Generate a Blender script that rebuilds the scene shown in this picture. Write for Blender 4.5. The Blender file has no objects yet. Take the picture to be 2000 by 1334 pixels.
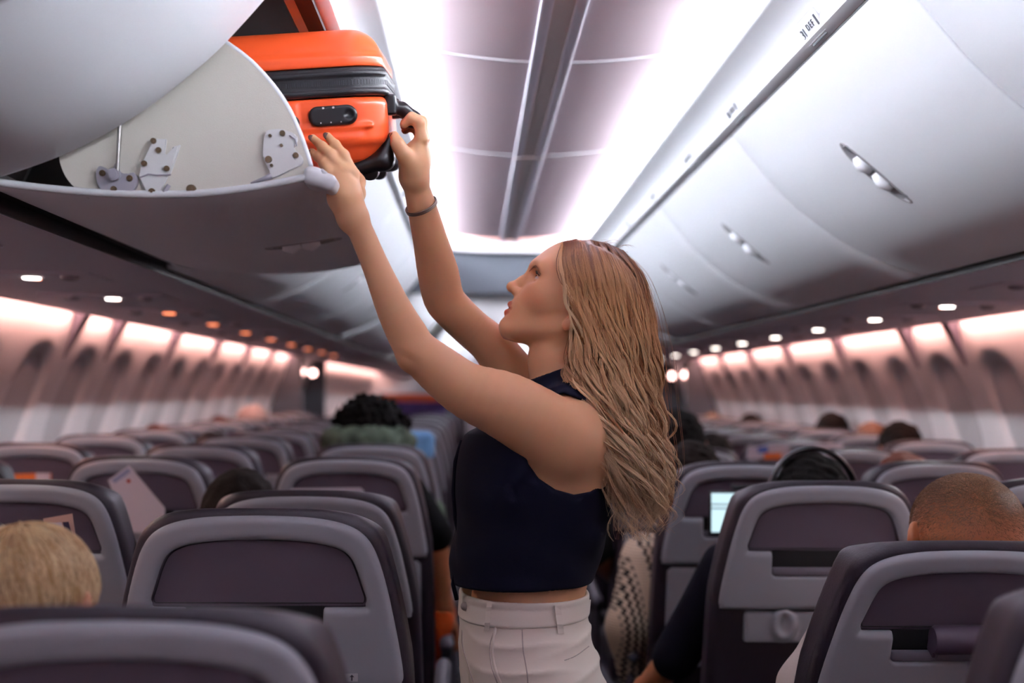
import bpy, bmesh, math, random
import numpy as np
from mathutils import Vector, Matrix, Euler

PI = math.pi
sc = bpy.context.scene
COL = sc.collection
rnd = random.Random(7)

# ------------------------------------------------------------------ camera model
F = 2440.0
CAM = np.array([-0.171, 0.0, 1.287])
_v = np.array([(925 - 1000) / F, -(765 - 667) / F, -1.0]); _v /= np.linalg.norm(_v)
_u = np.array([math.sin(math.radians(.5)), math.cos(math.radians(.5)), 0.0])
_z = _u - _u.dot(_v) * _v; _z /= np.linalg.norm(_z)
_x = np.cross(_v, _z)
CM = np.array([_x, _v, _z])            # camera -> world

def P(px, py, d):
    """world point seen at a pixel of the 2000x1334 photograph, on the plane y = d"""
    r = CM @ np.array([(px - 1000) / F, -(py - 667) / F, -1.0])
    return CAM + r * (d / r[1])

cam_d = bpy.data.cameras.new('camera')
cam = bpy.data.objects.new('camera', cam_d); COL.objects.link(cam)
cam.matrix_world = Matrix([[*CM[0], CAM[0]], [*CM[1], CAM[1]], [*CM[2], CAM[2]], [0, 0, 0, 1]])
cam_d.sensor_width = 36.0
cam_d.lens = F * 36.0 / 2000.0
cam_d.clip_start = .05; cam_d.clip_end = 100
cam_d.dof.use_dof = True
cam_d.dof.focus_distance = 1.93
cam_d.dof.aperture_fstop = 2.5
sc.camera = cam

# ------------------------------------------------------------------ materials
def lin(c):
    return tuple(((v / 12.92) if v <= .04045 else ((v + .055) / 1.055) ** 2.4) for v in c)

def rgb(h):
    h = h.lstrip('#')
    return lin(tuple(int(h[i:i + 2], 16) / 255 for i in (0, 2, 4)))

def mat(name, col, rough=.5, metal=0., spec=.5, bump=0., bscale=200., vary=0., vscale=4., sub=0., emit=None, estr=0., sheen=0., coat=0., attr=None):
    m = bpy.data.materials.new(name); m.use_nodes = True
    nt = m.node_tree; b = nt.nodes['Principled BSDF']
    c = rgb(col) if isinstance(col, str) else col
    b.inputs['Base Color'].default_value = (*c, 1)
    b.inputs['Roughness'].default_value = rough
    b.inputs['Metallic'].default_value = metal
    b.inputs['Specular IOR Level'].default_value = spec
    if sub:
        b.inputs['Subsurface Weight'].default_value = sub
        b.inputs['Subsurface Radius'].default_value = (.012, .004, .002)
        b.inputs['Subsurface Scale'].default_value = 1.0
    if sheen: b.inputs['Sheen Weight'].default_value = sheen
    if coat: b.inputs['Coat Weight'].default_value = coat
    if emit is not None:
        e = rgb(emit) if isinstance(emit, str) else emit
        b.inputs['Emission Color'].default_value = (*e, 1)
        b.inputs['Emission Strength'].default_value = estr
    tc = nt.nodes.new('ShaderNodeTexCoord')
    if attr:
        a = nt.nodes.new('ShaderNodeVertexColor'); a.layer_name = attr
        nt.links.new(a.outputs['Color'], b.inputs['Base Color'])
    if vary:
        n = nt.nodes.new('ShaderNodeTexNoise'); n.inputs['Scale'].default_value = vscale; n.inputs['Detail'].default_value = 6
        nt.links.new(tc.outputs['Object'], n.inputs['Vector'])
        r = nt.nodes.new('ShaderNodeValToRGB')
        r.color_ramp.elements[0].color = (*[x * (1 - vary) for x in c], 1)
        r.color_ramp.elements[1].color = (*[min(1, x * (1 + vary)) for x in c], 1)
        r.color_ramp.elements[0].position = .3; r.color_ramp.elements[1].position = .7
        nt.links.new(n.outputs['Fac'], r.inputs['Fac']); nt.links.new(r.outputs['Color'], b.inputs['Base Color'])
    if bump:
        n = nt.nodes.new('ShaderNodeTexNoise'); n.inputs['Scale'].default_value = bscale; n.inputs['Detail'].default_value = 3
        nt.links.new(tc.outputs['Object'], n.inputs['Vector'])
        bp = nt.nodes.new('ShaderNodeBump'); bp.inputs['Strength'].default_value = bump; bp.inputs['Distance'].default_value = .002
        nt.links.new(n.outputs['Fac'], bp.inputs['Height']); nt.links.new(bp.outputs['Normal'], b.inputs['Normal'])
    return m

# ------------------------------------------------------------------ object helpers
def tag(o, label=None, cat=None, group=None, kind=None):
    if label: o['label'] = label
    if cat: o['category'] = cat
    if group: o['group'] = group
    if kind: o['kind'] = kind
    return o

def empty(name, loc=(0, 0, 0), rz=0):
    o = bpy.data.objects.new(name, None); COL.objects.link(o)
    o.location = loc; o.rotation_euler = (0, 0, rz); o.empty_display_size = .1
    return o

def link(name, me, m=None, parent=None, smooth=True):
    o = bpy.data.objects.new(name, me); COL.objects.link(o)
    if m is not None:
        for mm in (m if isinstance(m, (list, tuple)) else [m]): me.materials.append(mm)
    if parent is not None: o.parent = parent
    if smooth and len(me.polygons): me.polygons.foreach_set('use_smooth', [True] * len(me.polygons))
    return o

def obj(name, bm, m=None, parent=None, smooth=False, auto=None):
    me = bpy.data.meshes.new(name)
    bmesh.ops.recalc_face_normals(bm, faces=bm.faces[:])
    bm.to_mesh(me); bm.free()
    o = link(name, me, m, parent, smooth or auto is not None)
    if auto is not None:
        try: me.set_sharp_from_angle(angle=math.radians(auto))
        except Exception: pass
    return o

def pyd(name, vs, fs, m=None, parent=None, smooth=True):
    me = bpy.data.meshes.new(name)
    me.from_pydata([tuple(v) for v in vs], [], [tuple(f) for f in fs]); me.update()
    return link(name, me, m, parent, smooth)

def copy_tree(o, parent=None):
    c = o.copy(); COL.objects.link(c)
    if parent is not None: c.parent = parent
    for ch in list(o.children): copy_tree(ch, c)
    return c

def bm_box(bm, lo, hi, bev=0., seg=2):
    r = bmesh.ops.create_cube(bm, size=1.)
    vs = r['verts']
    for v in vs:
        for i in range(3): v.co[i] = (lo[i] + hi[i]) / 2 + v.co[i] * (hi[i] - lo[i])
    if bev:
        es = list({e for v in vs for e in v.link_edges})
        bmesh.ops.bevel(bm, geom=es, offset=bev, segments=seg, affect='EDGES', profile=.5)

def box_obj(name, lo, hi, m, parent=None, bev=0., seg=2):
    bm = bmesh.new(); bm_box(bm, lo, hi, bev, seg)
    return obj(name, bm, m, parent, auto=40 if bev else None)

def bm_cyl(bm, a, b, ra, rb=None, n=16, caps=True):
    a = Vector(a); b = Vector(b); rb = ra if rb is None else rb
    ax = (b - a).normalized()
    t = Vector((0, 0, 1)) if abs(ax.z) < .9 else Vector((1, 0, 0))
    u = ax.cross(t).normalized(); w = ax.cross(u)
    A = [bm.verts.new(a + (u * math.cos(2 * PI * i / n) + w * math.sin(2 * PI * i / n)) * ra) for i in range(n)]
    B = [bm.verts.new(b + (u * math.cos(2 * PI * i / n) + w * math.sin(2 * PI * i / n)) * rb) for i in range(n)]
    for i in range(n): bm.faces.new((A[i], A[(i + 1) % n], B[(i + 1) % n], B[i]))
    if caps: bm.faces.new(A[::-1]); bm.faces.new(B)

def bm_tube(bm, pts, r, n=8, caps=True):
    """round tube along a polyline; r a number or a list"""
    pts = [Vector(p) for p in pts]; k = len(pts)
    rs = r if isinstance(r, (list, tuple)) else [r] * k
    prev = None; rings = []
    for i, p in enumerate(pts):
        d = (pts[min(i + 1, k - 1)] - pts[max(i - 1, 0)]).normalized()
        if prev is None:
            t = Vector((0, 0, 1)) if abs(d.z) < .9 else Vector((1, 0, 0))
            u = d.cross(t).normalized()
        else:
            u = (prev - d * prev.dot(d)).normalized()
        prev = u; w = d.cross(u)
        rings.append([bm.verts.new(p + (u * math.cos(2 * PI * j / n) + w * math.sin(2 * PI * j / n)) * rs[i]) for j in range(n)])
    for A, B in zip(rings, rings[1:]):
        for j in range(n): bm.faces.new((A[j], A[(j + 1) % n], B[(j + 1) % n], B[j]))
    if caps: bm.faces.new(rings[0][::-1]); bm.faces.new(rings[-1])

def bm_prism(bm, pts, off):
    """polygon pts (3D list) swept by vector off"""
    A = [bm.verts.new(p) for p in pts]; B = [bm.verts.new(Vector(p) + Vector(off)) for p in pts]
    n = len(pts)
    for i in range(n): bm.faces.new((A[i], A[(i + 1) % n], B[(i + 1) % n], B[i]))
    bm.faces.new(A[::-1]); bm.faces.new(B)

def spline(pts, n):
    """Catmull-Rom through the points, n samples"""
    p = np.array(pts, float)
    q = np.vstack([2 * p[0] - p[1], p, 2 * p[-1] - p[-2]])
    ts = np.linspace(0, len(p) - 1 - 1e-9, n); i = ts.astype(int); t = (ts - i)[:, None]
    a, b, c, d = q[i], q[i + 1], q[i + 2], q[i + 3]
    return .5 * ((2 * b) + (-a + c) * t + (2 * a - 5 * b + 4 * c - d) * t ** 2 + (-a + 3 * b - 3 * c + d) * t ** 3)

def sheet(name, prof, y0, y1, m, parent=None, th=.006, ny=1, flip=1):
    """profile [(x,z)...] swept along y with a thickness (offset to the profile's left, times flip)"""
    p = np.array(prof, float)
    t = np.gradient(p, axis=0); t /= np.linalg.norm(t, axis=1)[:, None]
    nrm = np.stack([-t[:, 1], t[:, 0]], 1) * flip
    q = p + nrm * th
    loop = np.vstack([p, q[::-1]]); k = len(loop)
    bm = bmesh.new(); rows = []
    for j in range(ny + 1):
        y = y0 + (y1 - y0) * j / ny
        rows.append([bm.verts.new((a, y, b)) for a, b in loop])
    for A, B in zip(rows, rows[1:]):
        for i in range(k): bm.faces.new((A[i], A[(i + 1) % k], B[(i + 1) % k], B[i]))
    h = len(p)
    for R in (rows[0], rows[-1]):
        for i in range(h - 1): bm.faces.new((R[i], R[i + 1], R[k - 2 - i], R[k - 1 - i]))
    return obj(name, bm, m, parent, auto=35)

# ------------------------------------------------------------------ solid shapes by signed distance
class Solid:
    def __init__(s): s.it = []
    def add(s, prim, op='u', k=.01):
        fn, lo, hi = prim
        s.it.append((fn, np.array(lo, float), np.array(hi, float), op, k)); return s
    def bounds(s, pad=.01):
        lo = np.min([i[1] for i in s.it if i[3] == 'u'], 0); hi = np.max([i[2] for i in s.it if i[3] == 'u'], 0)
        return lo - pad, hi + pad
    def __call__(s, p, cull=False):
        d = np.full(len(p), 9.0)
        if cull: a, b = p.min(0), p.max(0)
        for fn, lo, hi, op, k in s.it:
            if cull and op != 'i':
                g = np.maximum(np.maximum(lo - b, a - hi), 0)
                if (g * g).sum() > (k + .03) ** 2: continue
            e = fn(p)
            if op == 'u':
                h = np.maximum(k - np.abs(d - e), 0) / k; d = np.minimum(d, e) - h * h * k * .25
            elif op == 's':
                e = -e; h = np.maximum(k - np.abs(d - e), 0) / k; d = np.maximum(d, e) + h * h * k * .25
            elif op == 'i':
                h = np.maximum(k - np.abs(d - e), 0) / k; d = np.maximum(d, e) + h * h * k * .25
            elif op == 'd':          # displacement
                d = d + e
        return d

def s_ell(c, r, R=None):
    c = np.array(c, float); r = np.array(r, float)
    R = np.eye(3) if R is None else np.array(R)
    def fn(p):
        q = (p - c) @ R
        a = np.sqrt(((q / r) ** 2).sum(1)); b = np.sqrt(((q / (r * r)) ** 2).sum(1)) + 1e-9
        return a * (a - 1) / b
    e = np.abs(R) @ r
    return fn, c - e, c + e

def s_cone(a, b, ra, rb):
    a = np.array(a, float); b = np.array(b, float); ab = b - a; L = ab.dot(ab) + 1e-12
    def fn(p):
        q = p - a; t = np.clip(q @ ab / L, 0, 1)
        return np.sqrt(((q - t[:, None] * ab) ** 2).sum(1)) - (ra + t * (rb - ra))
    return fn, np.minimum(a - ra, b - rb), np.maximum(a + ra, b + rb)

def s_box(c, h, r=0., R=None):
    c = np.array(c, float); h = np.array(h, float); R = np.eye(3) if R is None else np.array(R)
    def fn(p):
        q = np.abs((p - c) @ R) - (h - r)
        return np.sqrt((np.maximum(q, 0) ** 2).sum(1)) + np.minimum(q.max(1), 0) - r
    e = np.abs(R) @ h
    return fn, c - e, c + e

def s_loft(z, cx, cy, rx, ry, p=2.0):
    """vertical loft of (super)ellipses; arrays over z ascending"""
    z = np.array(z, float); zz = np.linspace(z[0], z[-1], 160)
    def fine(a):
        a = np.array(a, float); s = spline(np.stack([z, a], 1), 400); o = np.argsort(s[:, 0]); return np.interp(zz, s[o, 0], s[o, 1])
    cx, cy, rx, ry = map(fine, (cx, cy, rx, ry))
    def fn(P_):
        h = P_[:, 2]
        x = P_[:, 0] - np.interp(h, zz, cx); y = P_[:, 1] - np.interp(h, zz, cy)
        a = np.interp(h, zz, rx); b = np.interp(h, zz, ry)
        k = (np.abs(x / a) ** p + np.abs(y / b) ** p) ** (1 / p)
        g = np.sqrt((x / a / a) ** 2 + (y / b / b) ** 2) / np.maximum(np.sqrt((x / a) ** 2 + (y / b) ** 2), 1e-6)
        d = (k - 1) / np.maximum(g, 1e-6)
        return np.maximum(d, np.maximum(zz[0] - h, h - zz[-1]))
    return fn, (np.min(cx - rx), np.min(cy - ry), zz[0]), (np.max(cx + rx), np.max(cy + ry), zz[-1])

def s_plane(pt, n):
    pt = np.array(pt, float); n = np.array(n, float); n /= np.linalg.norm(n)
    return (lambda p: (p - pt) @ n), (-9,) * 3, (9,) * 3

def chain(S, pts, rs, k=.01, op='u'):
    for i in range(len(pts) - 1): S.add(s_cone(pts[i], pts[i + 1], rs[i], rs[i + 1]), op, k)

def s_limb(pts, rs):
    """one tapering limb along a polyline"""
    pts = np.array(pts, float); rs = np.array(rs, float)
    def fn(p):
        d = np.full(len(p), 9.); lo, hi = p.min(0), p.max(0); near = (hi - lo).max() < .4
        for a, b, ra, rb in zip(pts[:-1], pts[1:], rs[:-1], rs[1:]):
            if near and (np.maximum(np.maximum(np.minimum(a, b) - hi, lo - np.maximum(a, b)), 0) ** 2).sum() > (max(ra, rb) + .07) ** 2: continue
            ab = b - a; q = p - a; t = np.clip(q @ ab / (ab.dot(ab) + 1e-12), 0, 1)
            d = np.minimum(d, np.sqrt(((q - t[:, None] * ab) ** 2).sum(1)) - (ra + t * (rb - ra)))
        return d
    return fn, (pts - rs[:, None]).min(0), (pts + rs[:, None]).max(0)

def sdf_mesh(f, lo, hi, h, B=8, proj=2, lip=1.35):
    """surface nets over the blocks the surface passes through"""
    lo = np.array(lo, float); hi = np.array(hi, float)
    nb = np.ceil((hi - lo) / (h * B)).astype(int)
    g = np.stack(np.meshgrid(*[np.arange(n) for n in nb], indexing='ij'), -1).reshape(-1, 3)
    c = lo + (g + .5) * h * B
    d = np.concatenate([f(x) for x in np.array_split(c, max(1, len(c) // 60000))])
    act = g[np.abs(d) < lip * h * B * .87 + h]
    cg = np.stack(np.meshgrid(*[np.arange(B + 1)] * 3, indexing='ij'), -1).reshape(-1, 3)
    N = nb * B + 2; key = lambda i: (i[..., 0] * N[1] + i[..., 1]) * N[2] + i[..., 2]
    CK, CP, E = [], [], [[], [], []]
    corners = [(a, b, e) for a in (0, 1) for b in (0, 1) for e in (0, 1)]
    for ch in np.array_split(act, max(1, math.ceil(len(act) / 48))):
        if not len(ch): continue
        idx = ch[:, None, :] * B + cg[None]
        pts = (lo + idx * h).reshape(-1, 3)
        V = f(pts, True).reshape(len(ch), B + 1, B + 1, B + 1)
        ins = V < 0
        for ax in range(3):
            sl0 = [slice(None), slice(0, B), slice(0, B), slice(0, B)]; sl1 = list(sl0); sl1[ax + 1] = slice(1, B + 1)
            a = ins[tuple(sl0)]; b = ins[tuple(sl1)]
            w = np.argwhere(a != b)
            if len(w):
                gi = ch[w[:, 0]] * B + w[:, 1:]
                E[ax].append(np.concatenate([gi, a[tuple(w.T)][:, None]], 1))
        cnt = sum(ins[:, a:a + B, b:b + B, e:e + B].astype(np.int8) for a, b, e in corners)
        w = np.argwhere((cnt > 0) & (cnt < 8))
        if not len(w): continue
        num = np.zeros((len(w), 3)); den = np.zeros(len(w))
        vals = {c_: V[w[:, 0], w[:, 1] + c_[0], w[:, 2] + c_[1], w[:, 3] + c_[2]] for c_ in corners}
        for c0 in corners:
            for ax in range(3):
                if c0[ax]: continue
                c1 = list(c0); c1[ax] = 1; c1 = tuple(c1)
                v0, v1 = vals[c0], vals[c1]; s = (v0 < 0) != (v1 < 0)
                t = np.where(s, v0 / np.where(s, v0 - v1, 1), 0)
                q = np.array(c0, float)[None].repeat(len(w), 0); q[:, ax] += t
                num += q * s[:, None]; den += s
        gi = ch[w[:, 0]] * B + w[:, 1:]
        CK.append(key(gi)); CP.append(lo + (gi + num / den[:, None]) * h)
    if not CK: return np.zeros((0, 3)), np.zeros((0, 4), int)
    CK = np.concatenate(CK); CP = np.concatenate(CP); o = np.argsort(CK); CK = CK[o]; CP = CP[o]
    Q = []
    for ax in range(3):
        if not E[ax]: continue
        e = np.concatenate(E[ax]); gi = e[:, :3]; fl = e[:, 3].astype(bool)
        b, c_ = (ax + 1) % 3, (ax + 2) % 3
        qs = []
        for db, dc in ((0, 0), (1, 0), (1, 1), (0, 1)):
            n = gi.copy(); n[:, b] -= db; n[:, c_] -= dc; qs.append(key(n))
        qs = np.stack(qs, 1)
        pos = np.clip(np.searchsorted(CK, qs), 0, len(CK) - 1); ok = (CK[pos] == qs).all(1)
        pos = pos[ok]; fl = fl[ok]; pos[~fl] = pos[~fl][:, ::-1]
        Q.append(pos)
    Q = np.concatenate(Q)
    for _ in range(proj):
        out = []
        for x in np.array_split(CP, max(1, len(CP) // 3000)):
            v = f(x, True); gr = np.zeros_like(x); e = h * .3
            for k4 in ((1, -1, -1), (-1, -1, 1), (-1, 1, -1), (1, 1, 1)):
                kk = np.array(k4, float); gr += kk * f(x + kk * e, True)[:, None]
            gr /= 4 * e; n2 = np.maximum((gr ** 2).sum(1), .05)
            st = np.clip(v / n2, -h, h)[:, None] * gr
            ln = np.linalg.norm(st, axis=1, keepdims=True); st *= np.minimum(1, h * .6 / np.maximum(ln, 1e-9))
            out.append(x - st)
        CP = np.concatenate(out)
    return CP, Q

def solid(name, S, h, m, parent=None, pad=.012, lo=None, hi=None, proj=2, f=None, lip=1.35):
    a, b = S.bounds(pad) if S is not None else (lo, hi)
    if lo is not None: a = np.array(lo, float)
    if hi is not None: b = np.array(hi, float)
    vs, qs = sdf_mesh(f or S, a, b, h, proj=proj, lip=lip)
    me = bpy.data.meshes.new(name)
    me.vertices.add(len(vs)); me.vertices.foreach_set('co', vs.astype(np.float32).ravel())
    me.loops.add(len(qs) * 4); me.loops.foreach_set('vertex_index', qs.astype(np.int32).ravel())
    me.polygons.add(len(qs)); me.polygons.foreach_set('loop_start', np.arange(0, len(qs) * 4, 4, dtype=np.int32))
    try: me.polygons.foreach_set('loop_total', np.full(len(qs), 4, dtype=np.int32))
    except Exception: pass
    me.update(calc_edges=True); me.validate()
    return link(name, me, m, parent, True)

def rotm(ax, deg):
    return np.array(Matrix.Rotation(math.radians(deg), 3, ax))

def text_bm(bm_target, body, size, mw, depth=.0006):
    """lettering as mesh faces, placed by the matrix mw"""
    cu = bpy.data.curves.new('lettering', 'FONT'); cu.body = body; cu.size = size; cu.extrude = depth
    cu.align_x = 'CENTER'; cu.align_y = 'CENTER'
    o = bpy.data.objects.new('lettering', cu); COL.objects.link(o)
    bpy.context.view_layer.update()
    me = bpy.data.meshes.new_from_object(o.evaluated_get(bpy.context.evaluated_depsgraph_get()))
    me.transform(mw); bm_target.from_mesh(me)
    bpy.data.objects.remove(o); bpy.data.curves.remove(cu); bpy.data.meshes.remove(me)

ORD = ['first', 'second', 'third', 'fourth', 'fifth', 'sixth', 'seventh', 'eighth', 'ninth', 'tenth', 'eleventh', 'twelfth', 'thirteenth',
       'fourteenth', 'fifteenth', 'sixteenth', 'seventeenth', 'eighteenth', 'nineteenth', 'twentieth', 'twenty-first', 'twenty-second', 'twenty-third', 'twenty-fourth']
def poly_sd(pts):
    a = np.array(pts, float); b = np.roll(a, -1, 0); e = b - a; L = (e * e).sum(1) + 1e-15
    def fn(x, z):
        d = np.full(len(x), 9.); s = np.ones(len(x))
        for (ax, az), (ex, ez), (bx, bz), l in zip(a, e, b, L):
            wx = x - ax; wz = z - az; t = np.clip((wx * ex + wz * ez) / l, 0, 1)
            d = np.minimum(d, (wx - ex * t) ** 2 + (wz - ez * t) ** 2)
            c1 = z >= az; c2 = z < bz; c3 = ex * wz > ez * wx
            s = np.where((c1 & c2 & c3) | (~c1 & ~c2 & ~c3), -s, s)
        return s * np.sqrt(d)
    return fn

def s_extr(pts, y0, y1, r):
    """polygon (x,z) with a thickness in y and rounded edges"""
    f = poly_sd(pts); a = np.array(pts); yc, h = (y0 + y1) / 2, (y1 - y0) / 2
    def fn(p):
        d2 = f(p[:, 0], p[:, 2]) + r; dy = np.abs(p[:, 1] - yc) - h + r
        return np.minimum(np.maximum(d2, dy), 0) + np.sqrt(np.maximum(d2, 0) ** 2 + np.maximum(dy, 0) ** 2) - r
    return fn, (a[:, 0].min(), y0, a[:, 1].min()), (a[:, 0].max(), y1, a[:, 1].max())

def sym(half):
    return [(x, z) for x, z in half] + [(-x, z) for x, z in half[::-1] if abs(x) > 1e-9]

# ------------------------------------------------------------------ materials of the cabin
M = {}
M['bin'] = mat('bin_plastic', '#F0F2F8', .42, spec=.4)
M['bin_in'] = mat('bin_liner', '#CFCBC2', .6, bump=.25, bscale=900)
M['panel'] = mat('ceiling_panel', '#ECE8EE', .6)
M['white'] = mat('white_trim', '#DADDE2', .4)
M['rail'] = mat('ceiling_rail_plastic', '#C9CCD8', .4)
M['psu'] = mat('service_panel_plastic', '#C9C3D0', .5)
M['wedge_shade'] = mat('wedge_shade_grey', '#6E6876', .5)  # grey of the wedges that stand for shadow between the window lamps
M['wall'] = mat('sidewall_plastic', '#DAD7DA', .55, bump=.1, bscale=700)
M['shade'] = mat('window_shade', '#BDBABD', .55)
M['black'] = mat('black_gap', '#08080C', .6)
M['dgrey'] = mat('dark_grey_and_shade', '#4C5059', .6)  # own grey of the door frames; on the header it holds shade
M['carpet'] = mat('carpet', '#23222C', .95, bump=.6, bscale=400, vary=.3, vscale=60)
M['led_top'] = mat('cove_led', '#FFFFFF', .5, emit=(1., .54, .60), estr=12.)
M['led_white'] = mat('cove_led_white', '#FFFFFF', .5, emit=(.84, .92, 1.), estr=52.)
M['led_far'] = mat('far_led', '#FFFFFF', .5, emit=(.88, .94, 1.), estr=70.)
M['led_win'] = mat('window_wash_led', '#FFFFFF', .5, emit=(1., .50, .41), estr=31.)
M['lamp_on'] = mat('reading_lamp_glow', '#FFFFFF', .3, emit=(1., .88, .80), estr=8.)
M['lamp_red'] = mat('sign_lamp_glow', '#FFFFFF', .3, emit=(1., .25, .10), estr=2.2)
M['lamp_pink'] = mat('door_lamp_glow', '#FFFFFF', .3, emit=(1., .55, .5), estr=9.)
M['daylight'] = mat('window_daylight', '#FFFFFF', .3, emit=(.72, .8, 1.), estr=1.2)
M['metal'] = mat('brushed_metal', '#A9A7A4', .35, metal=1.)
M['brass'] = mat('brass_screw', '#6B5A48', .45, metal=.8)
M['ink'] = mat('sign_ink', '#2B2F3D', .5)

Y0, YD0, YD1, Y1 = -3.95, 9.9, 11.4, 19.0      # cabin back, door zone, cabin front
JOINTS = [-3.92, -2.79, -1.66, -.53, .6, 1.73, 2.86, 4.0, 5.13, 6.26]
PROF = [(.421, 1.883), (.495, 1.794), (.548, 1.738), (.632, 1.669), (.717, 1.618), (.791, 1.587), (.871, 1.562)]
PSP = spline(PROF, 41)                         # bin front, latch edge -> bottom edge
def mir(p, s): return [(a * s, b) for a, b in p]

# floor
o = box_obj('floor', (-1.9, Y0, -.03), (1.9, Y1, 0), M['carpet']); tag(o, kind='structure')

# ceiling : crown panels that sag a little in the middle, split at the bin joints
def ceil_z(x): return 2.050 + .042 * (x / .36) ** 2
xs = np.linspace(-.56, .56, 25)
cj = [-3.95, -2.79, -1.66, -.53, .6, 1.73, 2.86, 4.0, 6.26]
bm = bmesh.new()
for a, b in zip(cj, cj[1:]):
    rows = []
    for y, dz in ((a, 0), (a + .3, 0), (b - .3, 0), (b, 0)):
        rows.append([bm.verts.new((x, y, ceil_z(x) + dz)) for x in xs])
    for A, B in zip(rows, rows[1:]):
        for i in range(len(xs) - 1): bm.faces.new((A[i], A[i + 1], B[i + 1], B[i]))
bm_prism(bm, [(x, Y0, ceil_z(x) + .028) for x in xs] + [(x, Y0, ceil_z(x) + .04) for x in xs[::-1]], (0, 6.26 - Y0, 0))
o = obj('ceiling', bm, M['panel'], auto=50); tag(o, kind='structure')
# rails along the middle of the ceiling
bm = bmesh.new()
for s in (-1, 1):
    bm_box(bm, (s * .034 - .013, Y0, 2.041), (s * .034 + .013, 6.25, 2.062), .004)
o = obj('trim_1', bm, M['rail'], auto=40); tag(o, kind='structure')
bm = bmesh.new()
for y in cj[1:-1]:
    bm_prism(bm, [(x, y - .006, ceil_z(x) - .003) for x in xs] + [(x, y - .006, ceil_z(x) + .01) for x in xs[::-1]], (0, .012, 0))
o = obj('trim_9', bm, M['white'], auto=40); tag(o, kind='structure')
lampstrip = lambda nm, x0, x1, z0, z1, y0, y1, m, label, group: tag(box_obj(nm, (min(x0, x1), y0, z0), (max(x0, x1), y1, z1), m), label, 'light strip', group)
M['end_glow'] = mat('end_glow_salmon', '#FFFFFF', .5, emit=(1., .42, .34), estr=1.6)  # emission that stands in for the salmon glow on the ceiling's end
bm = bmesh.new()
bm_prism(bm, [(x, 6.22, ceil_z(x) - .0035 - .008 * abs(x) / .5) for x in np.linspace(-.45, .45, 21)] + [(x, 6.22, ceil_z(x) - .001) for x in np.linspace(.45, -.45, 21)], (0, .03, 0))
o = obj('end_glow_band', bm, M['end_glow']); tag(o, 'added salmon glow band across the far end of the crown ceiling before the white beam', 'light strip')
bm = bmesh.new(); bm_box(bm, (-.0212, Y0, 2.0435), (.0212, 6.21, 2.057))
for y in (4.0, 1.73): bm_box(bm, (-.047, y - .01, 2.038), (.047, y + .01, 2.057), .003)
o = obj('trim_2', bm, mat('ceiling_strip', '#D2CDCA', .6)); tag(o, kind='structure')

# fascia (lip of the light cove) both sides + latch rail
FASC = spline([(.409, 1.925), (.405, 1.945), (.385, 1.965), (.362, 1.978), (.350, 1.984), (.347, 1.992), (.353, 1.998), (.38, 2.0), (.49, 2.002), (.53, 2.01), (.54, 2.17)], 40)
for s, nm in ((-1, 'left'), (1, 'right')):
    for k, (a, b) in enumerate(((Y0, 6.26), (6.5, YD0), (YD1, Y1))):
        o = sheet('trim_%d' % (3 + k + (0 if s < 0 else 3)), mir(FASC, s), a, b, M['white'], th=.006, flip=-s); tag(o, kind='structure')
# cove lamps: one long LED strip per bin, lying in the cove
def lampstrip(nm, x0, x1, z0, z1, y0, y1, m, label, group):
    o = box_obj(nm, (min(x0, x1), y0, z0), (max(x0, x1), y1, z1), m)
    tag(o, label, 'light strip', group); return o
def PLACE(k): return 'behind the viewer, %s from the rear wall' % ORD[k] if k < 4 else 'over the %s bin along the cabin' % ORD[k - 4]
for s, nm in ((-1, 'left'), (1, 'right')):
    for k, (a, b) in enumerate(zip(JOINTS, JOINTS[1:])):
        lampstrip('cove_light_strip', s * .43, s * .46, 2.006, 2.012, a + .02, b - .02, M['led_top'], 'pinkish light strip on the floor of the %s ceiling cove, %s' % (nm, PLACE(k)), 'ceiling cove light strips, %s side' % nm)
        lampstrip('cove_light_strip', s * .522, s * .528, 2.062, 2.118, a + .02, b - .02, M['led_white'], 'cool white light strip at the back of the %s ceiling cove, %s' % (nm, PLACE(k)), 'cool cove light strips, %s side' % nm)
    for k, (a, b) in enumerate(((6.6, 7.6), (7.65, 8.75), (8.8, 9.85), (11.5, 15.), (15.1, 18.9))):
        lampstrip('cove_light_strip', s * .522, s * .528, 2.03, 2.085, a, b, M['led_far'], 'cool white light strip in the %s cove, %s beyond the dark header' % (nm, ORD[k]), 'far cool cove light strips, %s side' % nm)
    for k, (a, b) in enumerate(((6.55, 7.6), (7.65, 8.75), (8.8, 9.85), (11.5, 15.), (15.1, 18.9))):
        lampstrip('cove_light_strip', s * .43, s * .46, 2.006, 2.012, a, b, M['led_top'], 'pinkish light strip in the %s cove, %s beyond the dark header' % (nm, ORD[k]), 'far ceiling cove light strips, %s side' % nm)

# lowered header across the cabin at the end of the crown ceiling and what lies beyond it
bm = bmesh.new()
hx = np.linspace(-.56, .56, 29)
low = [1.99 + .055 * (abs(x) / .42) ** 4 for x in hx]
top_ = [2.16 for x in hx]
bm_prism(bm, [(x, 6.26, z) for x, z in zip(hx, low)] + [(x, 6.26, 2.16) for x in hx[::-1]], (0, .16, 0))
o = obj('ceiling_beam', bm, M['white'], auto=50); tag(o, kind='structure')
bm = bmesh.new()
bm_prism(bm, [(-.62, 6.34, 2.05), (-.62, 6.34, 1.80), (-.5, 6.34, 1.787), (.5, 6.34, 1.787), (.62, 6.34, 1.80), (.62, 6.34, 2.05)], (0, .1, 0))
o = obj('ceiling_header', bm, M['dgrey'], auto=50); tag(o, kind='structure')  # header face stands unlit; that shade is put into its darker grey
bm = bmesh.new(); bm_box(bm, (-.56, 6.44, 2.10), (.56, Y1, 2.14))
o = obj('ceiling_far', bm, M['white'], auto=50); tag(o, kind='structure')

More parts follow.
